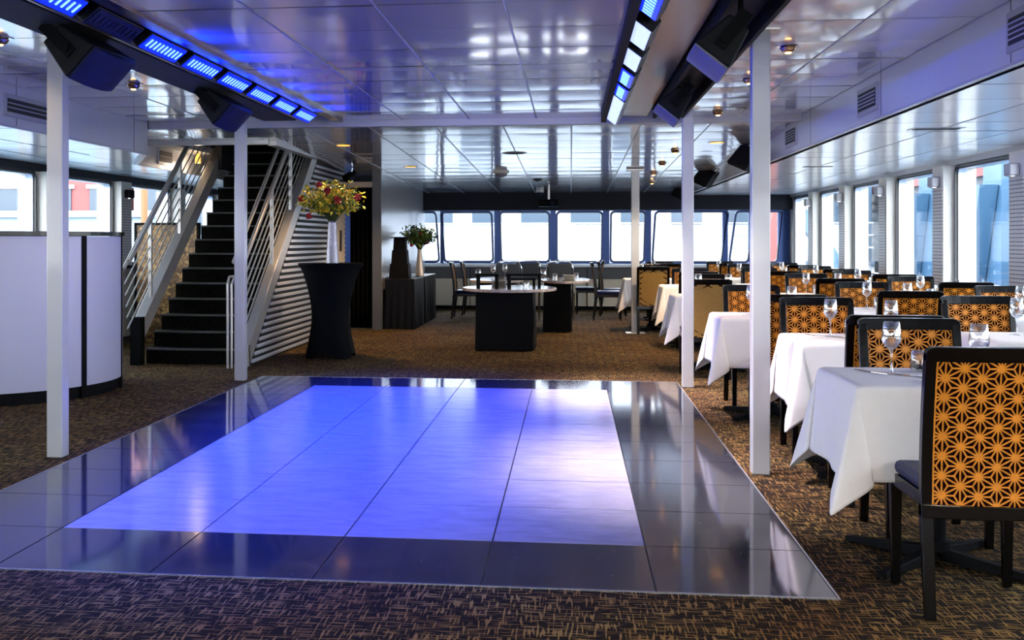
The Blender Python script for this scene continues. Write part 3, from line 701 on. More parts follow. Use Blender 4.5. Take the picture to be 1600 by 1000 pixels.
b = MB(); b.cyl((0, 0, 0), (-.02, -.02, -.10), .012); b.build('stem', 'chrome', t); b = MB(); b.cyl((.01, .06, -.06), (-.07, -.10, -.15), .045, .06, 16); b.build('head', 'black', t, smooth=True)
# pebble screen behind the stairs
t = thing('pebble_screen', 'amber pebble patterned screen behind the left stair railing', 'screen', (-5.05, 14.4, 0))
b = MB(); b.box(-.5, .30, -.03, .03, .0, 1.50); b.build('panel', 'pebble', t); b = MB(); b.box(-.52, .32, -.04, .04, 1.50, 1.53); b.box(-.53, -.5, -.04, .04, 0, 1.53); b.box(.30, .33, -.04, .04, 0, 1.53); b.build('frame', 'black', t)
t = thing('pendant_lamp', 'small amber pendant lamp left of the stair top', 'lamp', (-4.68, 14.2, 2.34))
b = MB(); b.lathe([(0, -.06), (.035, -.06), (.035, .06), (0, .06)], 14); b.build('shade', 'amber_glass', t, smooth=True); l = bpy.data.lights.new('pendant_bulb', 'POINT'); l.energy = 4; l.color = (1, .8, .6); l.shadow_soft_size = .05; lo = bpy.data.objects.new('pendant_bulb', l); COL.objects.link(lo); lo.parent = t; lo.location = (0, 0, -.10); b = MB(); b.cyl((0, 0, .06), (0, 0, .14), .004); b.build('cord', 'black', t)

# ------------------------------------------------------------------ foliage bouquets
def bouquet(name, lab, cat, loc, rx, rz_, n, mats, reds, seed, fl=.035, leaf=.054):
    t = thing(name, lab, cat, loc)
    rnd = random.Random(seed); st = MB(); fo = MB()
    tips = []
    for k in range(n):
        a = rnd.uniform(0, 2 * PI); el = rnd.uniform(-.15, 1) ; rr = rnd.uniform(.45, 1)
        p = Vector((math.cos(a) * rx * math.sqrt(max(0, 1 - max(el, 0) ** 2)) * rr, math.sin(a) * rx * math.sqrt(max(0, 1 - max(el, 0) ** 2)) * rr, rz_ * (.42 + .55 * el * rr)))
        tips.append(p)
        st.tube([(0, 0, -.05), (p.x * .35, p.y * .35, p.z * .55), tuple(p)], .0022, 4)
        for q in range(9):
            f = rnd.uniform(.5, 1.05); c = Vector((p.x * .35, p.y * .35, p.z * .55)).lerp(p, (f - .5) * 2) if f > .5 else p
            c = c + Vector([rnd.uniform(-1, 1) * .03 for _ in range(3)])
            d = Vector([rnd.uniform(-1, 1) for _ in range(3)]).normalized(); s_ = d.orthogonal().normalized(); L_ = leaf * rnd.uniform(.6, 1.3); W_ = L_ * .28
            up = d.cross(s_) * L_ * .12
            fo.mi(rnd.choice(range(len(mats)))).add([c, c + d * L_ * .5 + s_ * W_ + up, c + d * L_, c + d * L_ * .5 - s_ * W_ + up], [(0, 1, 2), (0, 2, 3)])
    st.build('stems', 'leaf_d', t); o = fo.build('foliage', mats, t, fix=False); o['kind'] = 'stuff'
    for (x, y, z, r) in reds:
        b = MB()
        for q in range(14):
            d = Vector([rnd.uniform(-1, 1) for _ in range(3)]).normalized(); c = Vector((x, y, z)); u = d.orthogonal().normalized(); w2 = d.cross(u)
            b.add([c, c + d * r + u * r * .5, c + d * r * 1.1 + w2 * r * .3, c + d * r - u * r * .5], [(0, 1, 2, 3)])
        b.lathe([(0, -.5 * r), (.5 * r, -.3 * r), (.62 * r, .1 * r), (.35 * r, .5 * r), (0, .55 * r)], 10, (x, y, z)); b.build('flower', 'red', t, fix=False)
    return t
# cocktail table
def cocktail(x, y):
    t = thing('cocktail_table', 'tall cocktail table in a black stretch cover before the ribbed wall', 'table', (x, y, 0))
    b = MB(); N = 32; prof = []
    for k in range(15):
        z = 1.03 * k / 14; u = z / 1.03
        r = .30 * (1 - u) ** 2.2 + .16 * 4 * u * (1 - u) * .98 + .0; r = .27 + (.36 - .27) * u - .17 * math.sin(PI * min(1, u * 1.0)) ** 1.2 * .55
        prof.append((r, z))
    vs = []; fs = []
    for r, z in prof:
        u = z / 1.03
        for k in range(N):
            a = 2 * PI * k / N; q = abs(math.cos(2 * a)) ** 1.5 * (1 - u) ** 1.2; rr = r * (1 + .22 * (q - .35) * 1.0) if u < .95 else r
            zz = z + (.05 * (1 - abs(math.cos(2 * a)) ** 2) * (1 - u) ** 4)
            vs.append((rr * math.cos(a + PI / 4), rr * math.sin(a + PI / 4), zz))
    for j in range(len(prof) - 1):
        for k in range(N): fs.append((j * N + k, j * N + (k + 1) % N, (j + 1) * N + (k + 1) % N, (j + 1) * N + k))
    b.add(vs, fs); b.build('stretch_cover', 'spandex', t, smooth='all')
    b = MB(); b.lathe([(0, 1.02), (.355, 1.02), (.365, 1.035), (.355, 1.05), (0, 1.05)], 32); b.build('table_top', 'spandex', t, smooth=True)
    for k in range(4):
        a = k * PI / 2 + PI / 4; b = MB(); b.cyl((math.cos(a) * .27, math.sin(a) * .27, 0), (math.cos(a) * .25, math.sin(a) * .25, .05), .03); b.build('foot', 'black', t)
cocktail(-2.66, 12.72)
t = thing('tall_vase', 'tapering silver mosaic vase on the black cocktail table', 'vase', (-2.64, 12.72, 1.05))
b = MB(); b.lathe([(0, 0), (.075, 0), (.072, .02), (.045, .47), (.04, .47), (.035, .45)], 20); b.build('body', 'silver_vase', t, smooth=True)
b = MB(); b.lathe([(.046, .455), (.05, .47), (.046, .478)], 20); b.build('rim', 'chrome', t, smooth=True)
bouquet('flower_arrangement', 'yellow green leafy bouquet with red blooms in the silver mosaic vase', 'flowers', (-2.64, 12.72, 1.52), .37, .48, 230, ['leaf', 'leaf_y', 'leaf_d', 'leaf_y'],
        [(-.33, -.1, .25, .036), (-.12, -.15, .40, .036), (.0, -.26, .31, .05), (.30, -.1, .26, .04), (-.22, -.2, .05, .036), (.12, -.3, .22, .045)], 3)
t = thing('slim_vase', 'pale bronze vase on the far skirted side table', 'vase', (-2.40, 18.4, .74))
b = MB(); b.lathe([(0, 0), (.07, 0), (.065, .04), (.03, .42), (.035, .44), (.025, .44)], 16); b.build('body', 'bronze_vase', t, smooth=True)
b = MB(); b.lathe([(.03, .42), (.04, .43), (.036, .445)], 16); b.build('rim', 'brass', t, smooth=True)
bouquet('flower_arrangement', 'dark leafy arrangement with small red buds in the pale bronze vase', 'flowers', (-2.40, 18.4, 1.17), .34, .42, 130, ['leaf_d', 'leaf_d', 'leaf'],
        [(-.1, -.2, .05, .03), (.15, -.2, .1, .028), (.05, -.25, .25, .025)], 9, leaf=.055)

# skirted side tables
def skirted(name, x0, x1, y0, y1, h, lab, top=None):
    cx_, cy_ = (x0 + x1) / 2, (y0 + y1) / 2; t = thing(name, lab, 'table', (cx_, cy_, 0), 0, 'black skirted service tables')
    a, c = (x1 - x0) / 2, (y1 - y0) / 2; b = MB()
    per = []; n = 28
    for sgm in ((-a, -c, a, -c), (a, -c, a, c), (a, c, -a, c), (-a, c, -a, -c)):
        for k in range(n):
            u = k / n; per.append((sgm[0] + (sgm[2] - sgm[0]) * u, sgm[1] + (sgm[3] - sgm[1]) * u, (sgm[3] - sgm[1], -(sgm[2] - sgm[0]))))
    N = len(per); vs = []; Z = 8
    for j in range(Z + 1):
        v = j / Z
        for i, (px, py, nr) in enumerate(per):
            L_ = math.hypot(*nr); side = nr[1] == 0 or abs(nr[0]) > abs(nr[1])
            A = (.022 if side else .004) * v; off = A * (math.sin(i * .9 + v * 1.3) + .5 * math.sin(i * 2.1 + 2 * v)) + .012 * v
            vs.append((px + nr[0] / L_ * off, py + nr[1] / L_ * off, h - .01 - (h - .015) * v))
    b.add(vs, [(j * N + i, j * N + (i + 1) % N, (j + 1) * N + (i + 1) % N, (j + 1) * N + i) for j in range(Z) for i in range(N)])
    b.build('table_skirt', 'skirt', t, smooth='all')
    b = MB(); b.box(-a, a, -c, c, h - .03, h); b.build('table_top', 'skirt', t, bevel=.008)
    return t
skirted('service_table', -2.71, -2.28, 16.85, 18.0, .74, 'black draped side table along the partition, nearer of the two')
skirted('service_table', -2.71, -2.28, 18.1, 19.6, .74, 'black draped side table along the partition, farther of the two')
t = thing('display_riser', 'black three tier display tower on the near draped side table', 'display stand', (-2.52, 17.1, .74))
for k, (w_, h0, h1) in enumerate(((.15, 0, .22), (.12, .22, .42), (.095, .42, .60))):
    b = MB(); b.hexa([(-w_, -w_, h0), (w_, -w_, h0), (w_, w_, h0), (-w_, w_, h0), (-w_ * .9, -w_ * .9, h1), (w_ * .9, -w_ * .9, h1), (w_ * .9, w_ * .9, h1), (-w_ * .9, w_ * .9, h1)]); b.build('tier', 'black', t, bevel=.006)
b = MB(); b.box(-.13, .13, -.13, .13, .60, .615); b.build('tray', 'black', t)

# buffet tables: black skirted pedestals under round stone tops
def buffet(cx_, cy_, rx, ry, bx0, bx1, by0, by1, lab):
    t = thing('buffet_table', lab, 'table', (cx_, cy_, 0), 0, 'stone topped buffet tables')
    b = MB(); n = 40; b.prism([(rx * math.cos(2 * PI * k / n), ry * math.sin(2 * PI * k / n)) for k in range(n)], 'z', .705, .74); b.build('table_top', 'marble', t, bevel=.006)
    x0, x1, y0, y1 = bx0 - cx_, bx1 - cx_, by0 - cy_, by1 - cy_
    b = MB(); b.box(x0, x1, y0, y0 + .02, .01, .70); b.build('front_panel', 'black', t, bevel=.003)
    b = MB()
    def sf(u, v): return (x1 + .02 * math.sin(u * 22 + v * 4) * (.3 + v) + .0, y0 + .02 + (y1 - y0 - .02) * u, .70 - .69 * v)
    b.grid(sf, 50, 8); b.build('table_skirt', 'skirt', t, smooth='all')
    b = MB()
    def sg(u, v): return (x0 + .015 * math.sin(u * 20 + v * 3) * (.3 + v), y0 + .02 + (y1 - y0 - .02) * u, .70 - .69 * v)
    b.grid(sg, 50, 8); b.build('table_skirt', 'skirt', t, smooth='all')
    b = MB(); b.box(x0, x1, y1 - .02, y1, .01, .70); b.build('back_panel', 'black', t)
buffet(-.73, 13.95, .56, .75, -1.11, -.44, 13.6, 14.5, 'near stone topped buffet table with black front in the middle of the room')
buffet(-.08, 17.0, .36, .95, -.38, .0, 16.5, 17.6, 'stone topped buffet table to the right behind the nearest one')
buffet(-1.05, 17.0, .42, .9, -1.3, -.8, 16.6, 17.6, 'stone topped buffet table to the left behind the nearest one')
def riser(x, y, w_, d_, h, lab):
    t = thing('buffet_riser', lab, 'stand', (x, y, .74), 0, 'black buffet risers')
    b = MB(); b.box(-w_ / 2, w_ / 2, -d_ / 2, d_ / 2, h - .025, h); b.build('shelf', 'black', t, bevel=.004)
    for sx_ in (-1, 1):
        for sy_ in (-1, 1):
            b = MB(); b.box(sx_ * (w_ / 2 - .03) - .014, sx_ * (w_ / 2 - .03) + .014, sy_ * (d_ / 2 - .03) - .014, sy_ * (d_ / 2 - .03) + .014, 0, h - .025); b.build('leg', 'black', t)
riser(-.98, 13.75, .28, .26, .17, 'small black riser on the left of the near buffet table')
riser(-.55, 13.85, .42, .30, .17, 'wide black riser on the right of the near buffet table')
riser(-.60, 14.35, .36, .24, .10, 'low black riser behind the others on the near buffet table')
def plates(x, y, z, n, r, lab, m='cream'):
    t = thing('plate_stack', lab, 'plates', (x, y, z), 0, 'crockery on the buffet')
    b = MB()
    for k in range(n): b.lathe([(0, .012 * k), (r * .6, .012 * k), (r, .012 * k + .012), (r * .6, .012 * k + .006), (0, .012 * k + .006)], 20)
    o = b.build('plate', m, t, smooth=True); b = MB(); b.lathe([(0, -.0), (r * .55, .0), (r * .55, .004), (0, .004)], 16); b.build('base', m, t)
plates(-.88, 14.35, .74, 5, .10, 'stack of pale plates at the back left of the near buffet table')
plates(-.02, 16.6, .74, 6, .10, 'stack of pale plates on the right rear buffet table')

# ------------------------------------------------------------------ dining chairs
def clip_poly(poly, x0, x1, y0, y1):
    def cl(p, f, g):
        o = []
        for i in range(len(p)):
            a, b_ = p[i - 1], p[i]; fa, fb = f(a), f(b_)
            if fa >= 0: o.append(a)
            if fa * fb < 0: t_ = fa / (fa - fb); o.append((a[0] + (b_[0] - a[0]) * t_, a[1] + (b_[1] - a[1]) * t_))
        return o
    for f in (lambda q: q[0] - x0, lambda q: x1 - q[0], lambda q: q[1] - y0, lambda q: y1 - q[1]):
        if len(poly) >= 3: poly = cl(poly, f, None)
    return poly
def star_slivers(x0, x1, y0, y1, a=.068, ins=.0031):
    """dark slivers of a hemp-leaf star lattice with vertical edges"""
    out_ = []; h = a * math.sqrt(3) / 2
    ni = int((x1 - x0) / h) + 3; nj = int((y1 - y0) / a) + 3
    def pt(i, j): return (x0 - h * .6 + i * h, y0 - a + j * a + (a / 2 if i % 2 else 0))
    for i in range(ni):
        for j in range(nj):
            A = pt(i, j); B = pt(i, j + 1)
            if i % 2: Cs = [pt(i + 1, j + 1), pt(i - 1, j + 1)]
            else: Cs = [pt(i + 1, j), pt(i - 1, j)]
            for Cp in Cs:
                T = [A, B, Cp]; g = (sum(p[0] for p in T) / 3, sum(p[1] for p in T) / 3)
                for k in range(3):
                    tri = [T[k], T[(k + 1) % 3], g]
                    # inset
                    la = [math.dist(tri[1], tri[2]), math.dist(tri[0], tri[2]), math.dist(tri[0], tri[1])]; P_ = sum(la)
                    inc = (sum(la[q] * tri[q][0] for q in range(3)) / P_, sum(la[q] * tri[q][1] for q in range(3)) / P_)
                    area = abs((tri[1][0] - tri[0][0]) * (tri[2][1] - tri[0][1]) - (tri[2][0] - tri[0][0]) * (tri[1][1] - tri[0][1])) / 2
                    rr = 2 * area / P_; f = 1 - ins / rr
                    q = [(inc[0] + (p[0] - inc[0]) * f, inc[1] + (p[1] - inc[1]) * f) for p in tri]
                    q = clip_poly(q, x0, x1, y0, y1)
                    if len(q) >= 3: out_.append(q)
    return out_
def diamond_slivers(x0, x1, y0, y1, a=.07, w_=.007):
    out_ = []
    for s_ in (-1, 1):
        k = -14
        while k < 24:
            # line x*cos + y*sin ; stripes of slope +-0.62
            c = k * a; p = []
            for (xx, dd) in ((x0 - .2, -w_), (x1 + .2, -w_), (x1 + .2, w_), (x0 - .2, w_)): p.append((xx, y0 + c + s_ * .6 * xx + dd))
            q = clip_poly(p, x0, x1, y0, y1)
            if len(q) >= 3: out_.append(q)
            k += 1
    return out_
def back_y(z):          # rearward bow of the chair back, local y (negative = behind)
    u = (z - .40) / .54
    return -.205 - .065 * u * u if u > 0 else -.205 - .02 * (-u) * 1.2
def make_chair(style):
    t = thing('dining_chair', 'x', 'chair'); W = .45; PX, PZ0, PZ1 = W / 2 - .035, .385, .895
    fab = 'ochre' if style == 'diamond' else 'orange'
    bow = lambda x: -.022 * (1 - (x / (W / 2)) ** 2)
    b = MB(); nx, nz = 6, 8
    for side in (-1, 1):
        off = side * .011
        vs = [(-PX + 2 * PX * i / nx, back_y(PZ0 + (PZ1 - PZ0) * j / nz) + bow(-PX + 2 * PX * i / nx) + off, PZ0 + (PZ1 - PZ0) * j / nz) for j in range(nz + 1) for i in range(nx + 1)]
        b.mi(0).add(vs, [(j * (nx + 1) + i, j * (nx + 1) + i + 1, (j + 1) * (nx + 1) + i + 1, (j + 1) * (nx + 1) + i) for j in range(nz) for i in range(nx)])
        for q in (star_slivers if style == 'star' else diamond_slivers)(-PX + .006, PX - .006, PZ0 + .006, PZ1 - .006):
            b.mi(1).add([(x, back_y(z) + bow(x) + off + side * .0022, z) for x, z in q], [tuple(range(len(q)))])
    bp = b.build('backrest', [fab, 'maroon'], t, fix=False)
    fr = MB()
    for sx_ in (-1, 1):
        zs = [.34 + (.915 - .34) * k / 10 for k in range(11)]
        rows = []
        for z in zs:
            yy = back_y(z); x_ = sx_ * (W / 2); xi = sx_ * (W / 2 - .038); rows.append([(x_, yy - .018, z), (xi, yy - .018 - .0, z), (xi, yy + .018, z), (x_, yy + .018, z)])
        vs = [p for r_ in rows for p in r_]
        fs = [(4 * j + k, 4 * j + (k + 1) % 4, 4 * j + 4 + (k + 1) % 4, 4 * j + 4 + k) for j in range(10) for k in range(4)] + [(0, 1, 2, 3), (40, 41, 42, 43)]
        fr.add(vs, fs)
    def railf(z0, z1, extra=0.):
        xs = [-1, -.985, -.96, -.92, -.87, -.7, -.45, -.2, 0, .2, .45, .7, .87, .92, .96, .985, 1]; n = len(xs) - 1; vs = []
        for i in range(n + 1):
            x = W / 2 * xs[i]; e_ = min(1, (W / 2 - abs(x)) / .03); e_ = math.sqrt(max(0, 1 - (1 - e_) ** 2))
            zt_ = z1 - (1 - e_) * .022 * extra
            for (dy, z) in ((-.02, z0), (.02, z0), (.02, zt_), (-.02, zt_)): vs.append((x, back_y(z) + bow(x) + dy, z))
        fr.add(vs, [(4 * i + k, 4 * i + (k + 1) % 4, 4 * i + 4 + (k + 1) % 4, 4 * i + 4 + k) for i in range(n) for k in range(4)] + [(3, 2, 1, 0), (4 * n, 4 * n + 1, 4 * n + 2, 4 * n + 3)])
    railf(.888, .94, 1); railf(.345, .392)
    fr.build('back_frame', 'lacquer', t, bevel=.005)
    b = MB(); b.grid(lambda u, v: (0, 0, 0), 1, 1) if False else None
    b = MB(); b.box(-.215, .215, -.19, .215, .425, .475); b.build('seat', 'seat_vinyl', t, bevel=.02)
    b = MB(); b.box(-.215, .215, -.19, .205, .375, .425); b.build('seat_frame', 'lacquer', t, bevel=.004)
    for sx_ in (-1, 1):
        b = MB(); x0, x1 = sx_ * .185, sx_ * .222; y0 = .17
        b.hexa([(x0 + 0, y0 + .005, 0), (x1 - .006 * sx_, y0 + .005, 0), (x1 - .006 * sx_, y0 + .032, 0), (x0, y0 + .032, 0), (x0 - .004 * sx_, y0, .38), (x1, y0, .38), (x1, y0 + .038, .38), (x0 - .004 * sx_, y0 + .038, .38)])
        b.build('leg', 'lacquer', t, bevel=.003)
        b = MB(); b.hexa([(x0, -.262, 0), (x1, -.262, 0), (x1, -.235, 0), (x0, -.235, 0), (x0, -.226, .36), (x1 + .003 * sx_, -.226, .36), (x1 + .003 * sx_, -.186, .36), (x0, -.186, .36)])
        b.build('leg', 'lacquer', t, bevel=.003)
    index_children(t)
    return t
protos = {'star': make_chair('star'), 'diamond': make_chair('diamond')}
used = set()
def chair(x, y, rz, label, group, style='star'):
    o = protos[style]
    if style in used: o = copy_tree(o)
    used.add(style)
    o.location = (x, y, 0); o.rotation_euler = (0, 0, rz); tag(o, label, None, group); return o

# ------------------------------------------------------------------ dining tables and cloths
def make_table():
    t = thing('dining_table', 'x', 'table')
    b = MB(); b.box(-.38, .38, -.34, .34, .715, .742); b.build('table_top', 'lacquer', t)
    b = MB(); b.cyl((0, 0, .05), (0, 0, .715), .038, n=16); b.lathe([(.038, .05), (.06, .05), (.06, .09), (.038, .10)], 16); b.build('pedestal', 'black', t, smooth=True)
    for k in range(4):
        a = R(45 + 90 * k); d = Vector((math.cos(a), math.sin(a), 0)); s_ = Vector((-d.y, d.x, 0)); L_ = .40; b = MB()
        p0, p1 = d * .03, d * L_
        b.hexa([p0 - s_ * .028 + Vector((0, 0, .012)), p1 - s_ * .02 + Vector((0, 0, .004)), p1 + s_ * .02 + Vector((0, 0, .004)), p0 + s_ * .028 + Vector((0, 0, .012)),
                p0 - s_ * .024 + Vector((0, 0, .062)), p1 - s_ * .016 + Vector((0, 0, .028)), p1 + s_ * .016 + Vector((0, 0, .028)), p0 + s_ * .024 + Vector((0, 0, .062))])
        b.cyl(tuple(p1 * .94), tuple(p1 * .94 + Vector((0, 0, .006))), .018); b.build('foot', 'win_frame' if False else 'black', t, bevel=.003)
    index_children(t); return t
def cloth_mesh(seed):
    rnd = random.Random(seed); HX, HY, OV = .392, .352, .36; N = 60
    ph = [rnd.uniform(0, 6) for _ in range(10)]; corner = {}
    for cx_ in (-1, 1):
        for cy_ in (-1, 1): corner[(cx_, cy_)] = (rnd.uniform(.85, 1.2), rnd.uniform(-.15, .15))
    LX, LY = HX + OV, HY + OV
    def coord(u, H, L):
        # denser in the overhang
        return (u * 2 - 1) * L
    vs = []
    for j in range(N + 1):
        for i in range(N + 1):
            x, y = coord(i / N, HX, LX), coord(j / N, HY, LY)
            sx_, sy_ = (1 if x >= 0 else -1), (1 if y >= 0 else -1)
            ox, oy = max(0, abs(x) - HX), max(0, abs(y) - HY)
            px, py, pz = max(-HX, min(HX, x)), max(-HY, min(HY, y)), .7465
            if ox > 0 and oy > 0:
                r = math.hypot(ox, oy); th = math.atan2(oy, ox); st, tw = corner[(sx_, sy_)]
                # central fold stands out, cloth beside it tucks back along each side
                fan = math.sin(2 * th)
                out_r = r * (.10 + .20 * fan ** 1.6 * st)
                tuck = .32 * r * (math.sin(4 * th)) * .55
                dx, dy = math.cos(PI / 4 + tw), math.sin(PI / 4 + tw)
                bx, by = math.cos(th), math.sin(th)
                mixx = fan ** .8; dirx = bx * (1 - mixx) + dx * mixx; diry = by * (1 - mixx) + dy * mixx
                px += sx_ * (dirx * out_r - (tuck if th < PI / 4 else 0) * .0 + (-max(0, math.sin(4 * th)) * .0))
                py += sy_ * (diry * out_r)
                # tuck along the sides
                if th < PI / 4: py -= sy_ * max(0, math.sin(4 * th)) * r * .26
                else: px -= sx_ * max(0, -math.sin(4 * th)) * r * .26
                pz -= r * (.985 - .05 * fan)
            elif ox > 0:
                w_ = math.sin(y * 9 + ph[0 if sx_ > 0 else 1]) * .5 + math.sin(y * 17 + ph[2]) * .25
                px += sx_ * (ox * .10 + ox * .055 * w_); pz -= ox * .99
                py -= 0
            elif oy > 0:
                w_ = math.sin(x * 9 + ph[3 if sy_ > 0 else 4]) * .5 + math.sin(x * 15 + ph[5]) * .25
                py += sy_ * (oy * .10 + oy * .055 * w_); pz -= oy * .99
            else:
                pz += .0008 * math.sin(x * 30 + ph[6]) * math.sin(y * 24)
            vs.append((px, py, pz))
    b = MB(); b.add(vs, [(j * (N + 1) + i, j * (N + 1) + i + 1, (j + 1) * (N + 1) + i + 1, (j + 1) * (N + 1) + i) for j in range(N) for i in range(N)])
    return b
cloths = []
for s_ in (11, 12, 13):
    o = cloth_mesh(s_).build('tablecloth', 'cloth', smooth='all', fix=False)
    md = o.modifiers.new('sub', 'SUBSURF'); md.levels = 1; md.render_levels = 1
    md = o.modifiers.new('th', 'SOLIDIFY'); md.thickness = .0016; md.offset = 1
    o['category'] = 'tablecloth'; cloths.append(o)
cloth_used = set()
tbl = make_table(); tbl_used = [False]
# glassware
def proto_glass(kind):
    if kind == 'wine':
        t = thing('wine_glass', 'x', 'glass')
        b = MB(); b.lathe([(.001, .098), (.010, .100), (.026, .112), (.038, .135), (.0395, .150), (.036, .180), (.031, .215), (.0300, .2155), (.035, .180), (.0385, .150), (.037, .136), (.025, .114), (.0, .102)], 24); b.build('bowl', 'glass', t, smooth='all')
        b = MB(); b.lathe([(.008, .008), (.0045, .02), (.0038, .06), (.0045, .09), (.009, .1)], 12); b.build('stem', 'glass', t, smooth='all')
        b = MB(); b.lathe([(.001, .0), (.036, .0), (.037, .003), (.008, .008), (.001, .009)], 24); b.build('foot', 'glass', t, smooth='all')
    else:
        t = thing('tumbler', 'x', 'glass')
        b = MB(); b.lathe([(.036, .0), (.034, .05), (.030, .092), (.029, .092), (.033, .05), (.034, .0)], 20); b.build('side', 'glass', t, smooth='all')
        b = MB(); b.lathe([(.0, .092), (.029, .092), (.030, .088), (.028, .080), (.0, .080)], 20); b.build('base', 'glass', t, smooth='all')
    index_children(t); return t
PG = {k: proto_glass(k) for k in ('wine', 'tumbler')}
def proto_napkin():
    b = MB(); b.grid(lambda u, v: ((u - .5) * .20, (v - .5) * .10, .010 + .010 * math.sin(u * 7) * (1 - v) + .004 * math.sin(v * 9)), 14, 8)
    o = b.build('napkin', 'napkin', smooth='all'); md = o.modifiers.new('th', 'SOLIDIFY'); md.thickness = .012; o['category'] = 'napkin'; return o
PN = proto_napkin()
def proto_knife():
    t = thing('table_knife', 'x', 'knife'); b = MB(); b.prism([(-.008, 0), (.008, 0), (.010, .08), (.004, .115), (-.006, .11)], 'z', 0, .0025); b.build('blade', 'cutlery', t)
    b = MB(); b.hexa([(-.007, -.10, 0), (.007, -.10, 0), (.006, 0, 0), (-.006, 0, 0), (-.006, -.10, .007), (.006, -.10, .007), (.005, 0, .005), (-.005, 0, .005)]); b.build('handle', 'cutlery', t, bevel=.002); index_children(t); return t
def proto_fork():
    t = thing('table_fork', 'x', 'fork'); b = MB(); b.prism([(-.004, .0), (.004, 0), (.011, .03), (.011, .05), (-.011, .05), (-.011, .03)], 'z', .001, .004)
    for k in range(4): b.box(-.011 + .0064 * k, -.011 + .0064 * k + .0028, .05, .085, .001, .004)
    b.build('tines', 'cutlery', t); b = MB(); b.hexa([(-.007, -.10, 0), (.007, -.10, 0), (.004, 0, 0), (-.004, 0, 0), (-.006, -.10, .005), (.006, -.10, .005), (.004, 0, .004), (-.004, 0, .004)]); b.build('handle', 'cutlery', t, bevel=.002); index_children(t); return t
PK, PF = proto_knife(), proto_fork()
used_small = set()
def put(p, key, x, y, z, rz, label, group):
    o = p
    if key in used_small: o = copy_tree(p)
    used_small.add(key); o.location = (x, y, z); o.rotation_euler = (0, 0, rz); tag(o, label, None, group); return o
def proto_caddy():
    t = thing('table_candle', 'x', 'candle'); b = MB(); b.lathe([(0, .006), (.045, .006), (.047, .01), (.047, .10), (.044, .105), (0, .10)], 20); b.build('wax', 'candle', t, smooth=True)
    b = MB(); b.lathe([(0, 0), (.058, 0), (.06, .005), (.06, .13), (.057, .13), (.057, .006), (0, .005)], 24); b.build('glass_holder', 'glass', t, smooth='all'); index_children(t); return t
PC = proto_caddy()

rows = {'aisle': [(1.47, 4.92), (1.63, 6.82), (1.46, 8.85), (1.42, 12.02), (1.5, 14.6), (1.16, 17.15), (1.5, 19.4)],
        'middle': [(2.72, 7.05), (2.50, 9.65), (2.55, 12.3), (2.5, 15.0), (2.6, 17.5), (2.6, 19.8)],
        'window': [(3.40, 8.9), (3.42, 11.4), (3.42, 13.8), (3.42, 16.2), (3.42, 18.6)]}
nth = ['first', 'second', 'third', 'fourth', 'fifth', 'sixth', 'seventh']
for row, lst in rows.items():
    rn = {'aisle': 'aisle row', 'middle': 'middle row', 'window': 'window row'}[row]
    for i, (x, y) in enumerate(lst):
        where = '%s %s table' % (nth[i], rn)
        o = tbl
        if tbl_used[0]: o = copy_tree(tbl)
        tbl_used[0] = True
        o.location = (x, y, 0); tag(o, 'black pedestal table under white cloth, ' + where, None, 'two seat dining tables')
        ci = (i + len(row)) % 3; c = cloths[ci]
        if ci in cloth_used: c = c.copy(); COL.objects.link(c)
        cloth_used.add(ci); c.location = (x, y, 0); tag(c, 'white cloth draped over the ' + where, None, 'white tablecloths')
        j = random.Random(row + str(i))
        far_x = x + j.uniform(-.03, .03); near_x = x + j.uniform(-.03, .03); fy, ny_ = y + .35 + .21, y - .35 - .21; rj, rj2 = j.uniform(-.03, .03), 0
        if (row, i) == ('aisle', 0): near_x, ny_ = 1.425, 4.40; rj2 = .0
        if (row, i) == ('aisle', 0): far_x, fy, rj = 1.55, 5.33, 0
        if (row, i) == ('aisle', 1): near_x, ny_ = 1.56, 6.12; far_x = 1.54; fy = 7.35
        if (row, i) == ('middle', 0): far_x, fy = 2.62, 7.65; rj = .0
        if (row, i) == ('middle', 1): near_x, ny_ = 2.42, 8.95
        if (row, i) == ('aisle', 3): near_x, ny_ = 1.27, 11.35
        st = 'diamond' if (row, i) == ('aisle', 3) or (row, i) == ('aisle', 5) else 'star'
        pat = 'amber lattice' if st == 'diamond' else 'amber star pattern'
        chair(near_x, ny_, rj2, 'black framed %s chair, near side of the %s' % (pat, where), 'patterned dining chairs', st)
        chair(far_x, fy, PI + rj, 'black framed amber star pattern chair, far side of the %s' % where, 'patterned dining chairs')
        z = .749
        # place settings
        put(PG['wine'], 'wine', x - .13 + j.uniform(-.02, .02), y + .09, z, 0, 'wine glass on the far half of the ' + where, 'glasses on the dining tables')
        put(PG['tumbler'], 'tumbler', x - .02, y + .16, z, 0, 'upturned tumbler on the far half of the ' + where, 'glasses on the dining tables')
        put(PN, 'napkin', x + .08, y + .2, z, .1, 'folded charcoal napkin on the far half of the ' + where, 'folded napkins')
        if i < 4 and row != 'window':
            put(PG['wine'], 'wine', x + .16, y - .02, z, 0, 'wine glass on the near half of the ' + where, 'glasses on the dining tables')
            put(PN, 'napkin', x + .02, y - .2, z, .0, 'folded charcoal napkin on the near half of the ' + where, 'folded napkins')
        if i < 2 and row == 'aisle':
            put(PK, 'knife', x - .22, y + .12, z, R(25), 'table knife on the ' + where, 'cutlery')
            put(PF, 'fork', x - .09, y - .02, z, R(35), 'table fork on the ' + where, 'cutlery')
        if row == 'window' or (row == 'middle' and i in (1, 2)):
            put(PC, 'candle', x + .02, y - .04, z, 0, 'cream candle in a glass holder on the ' + where, 'table candles')

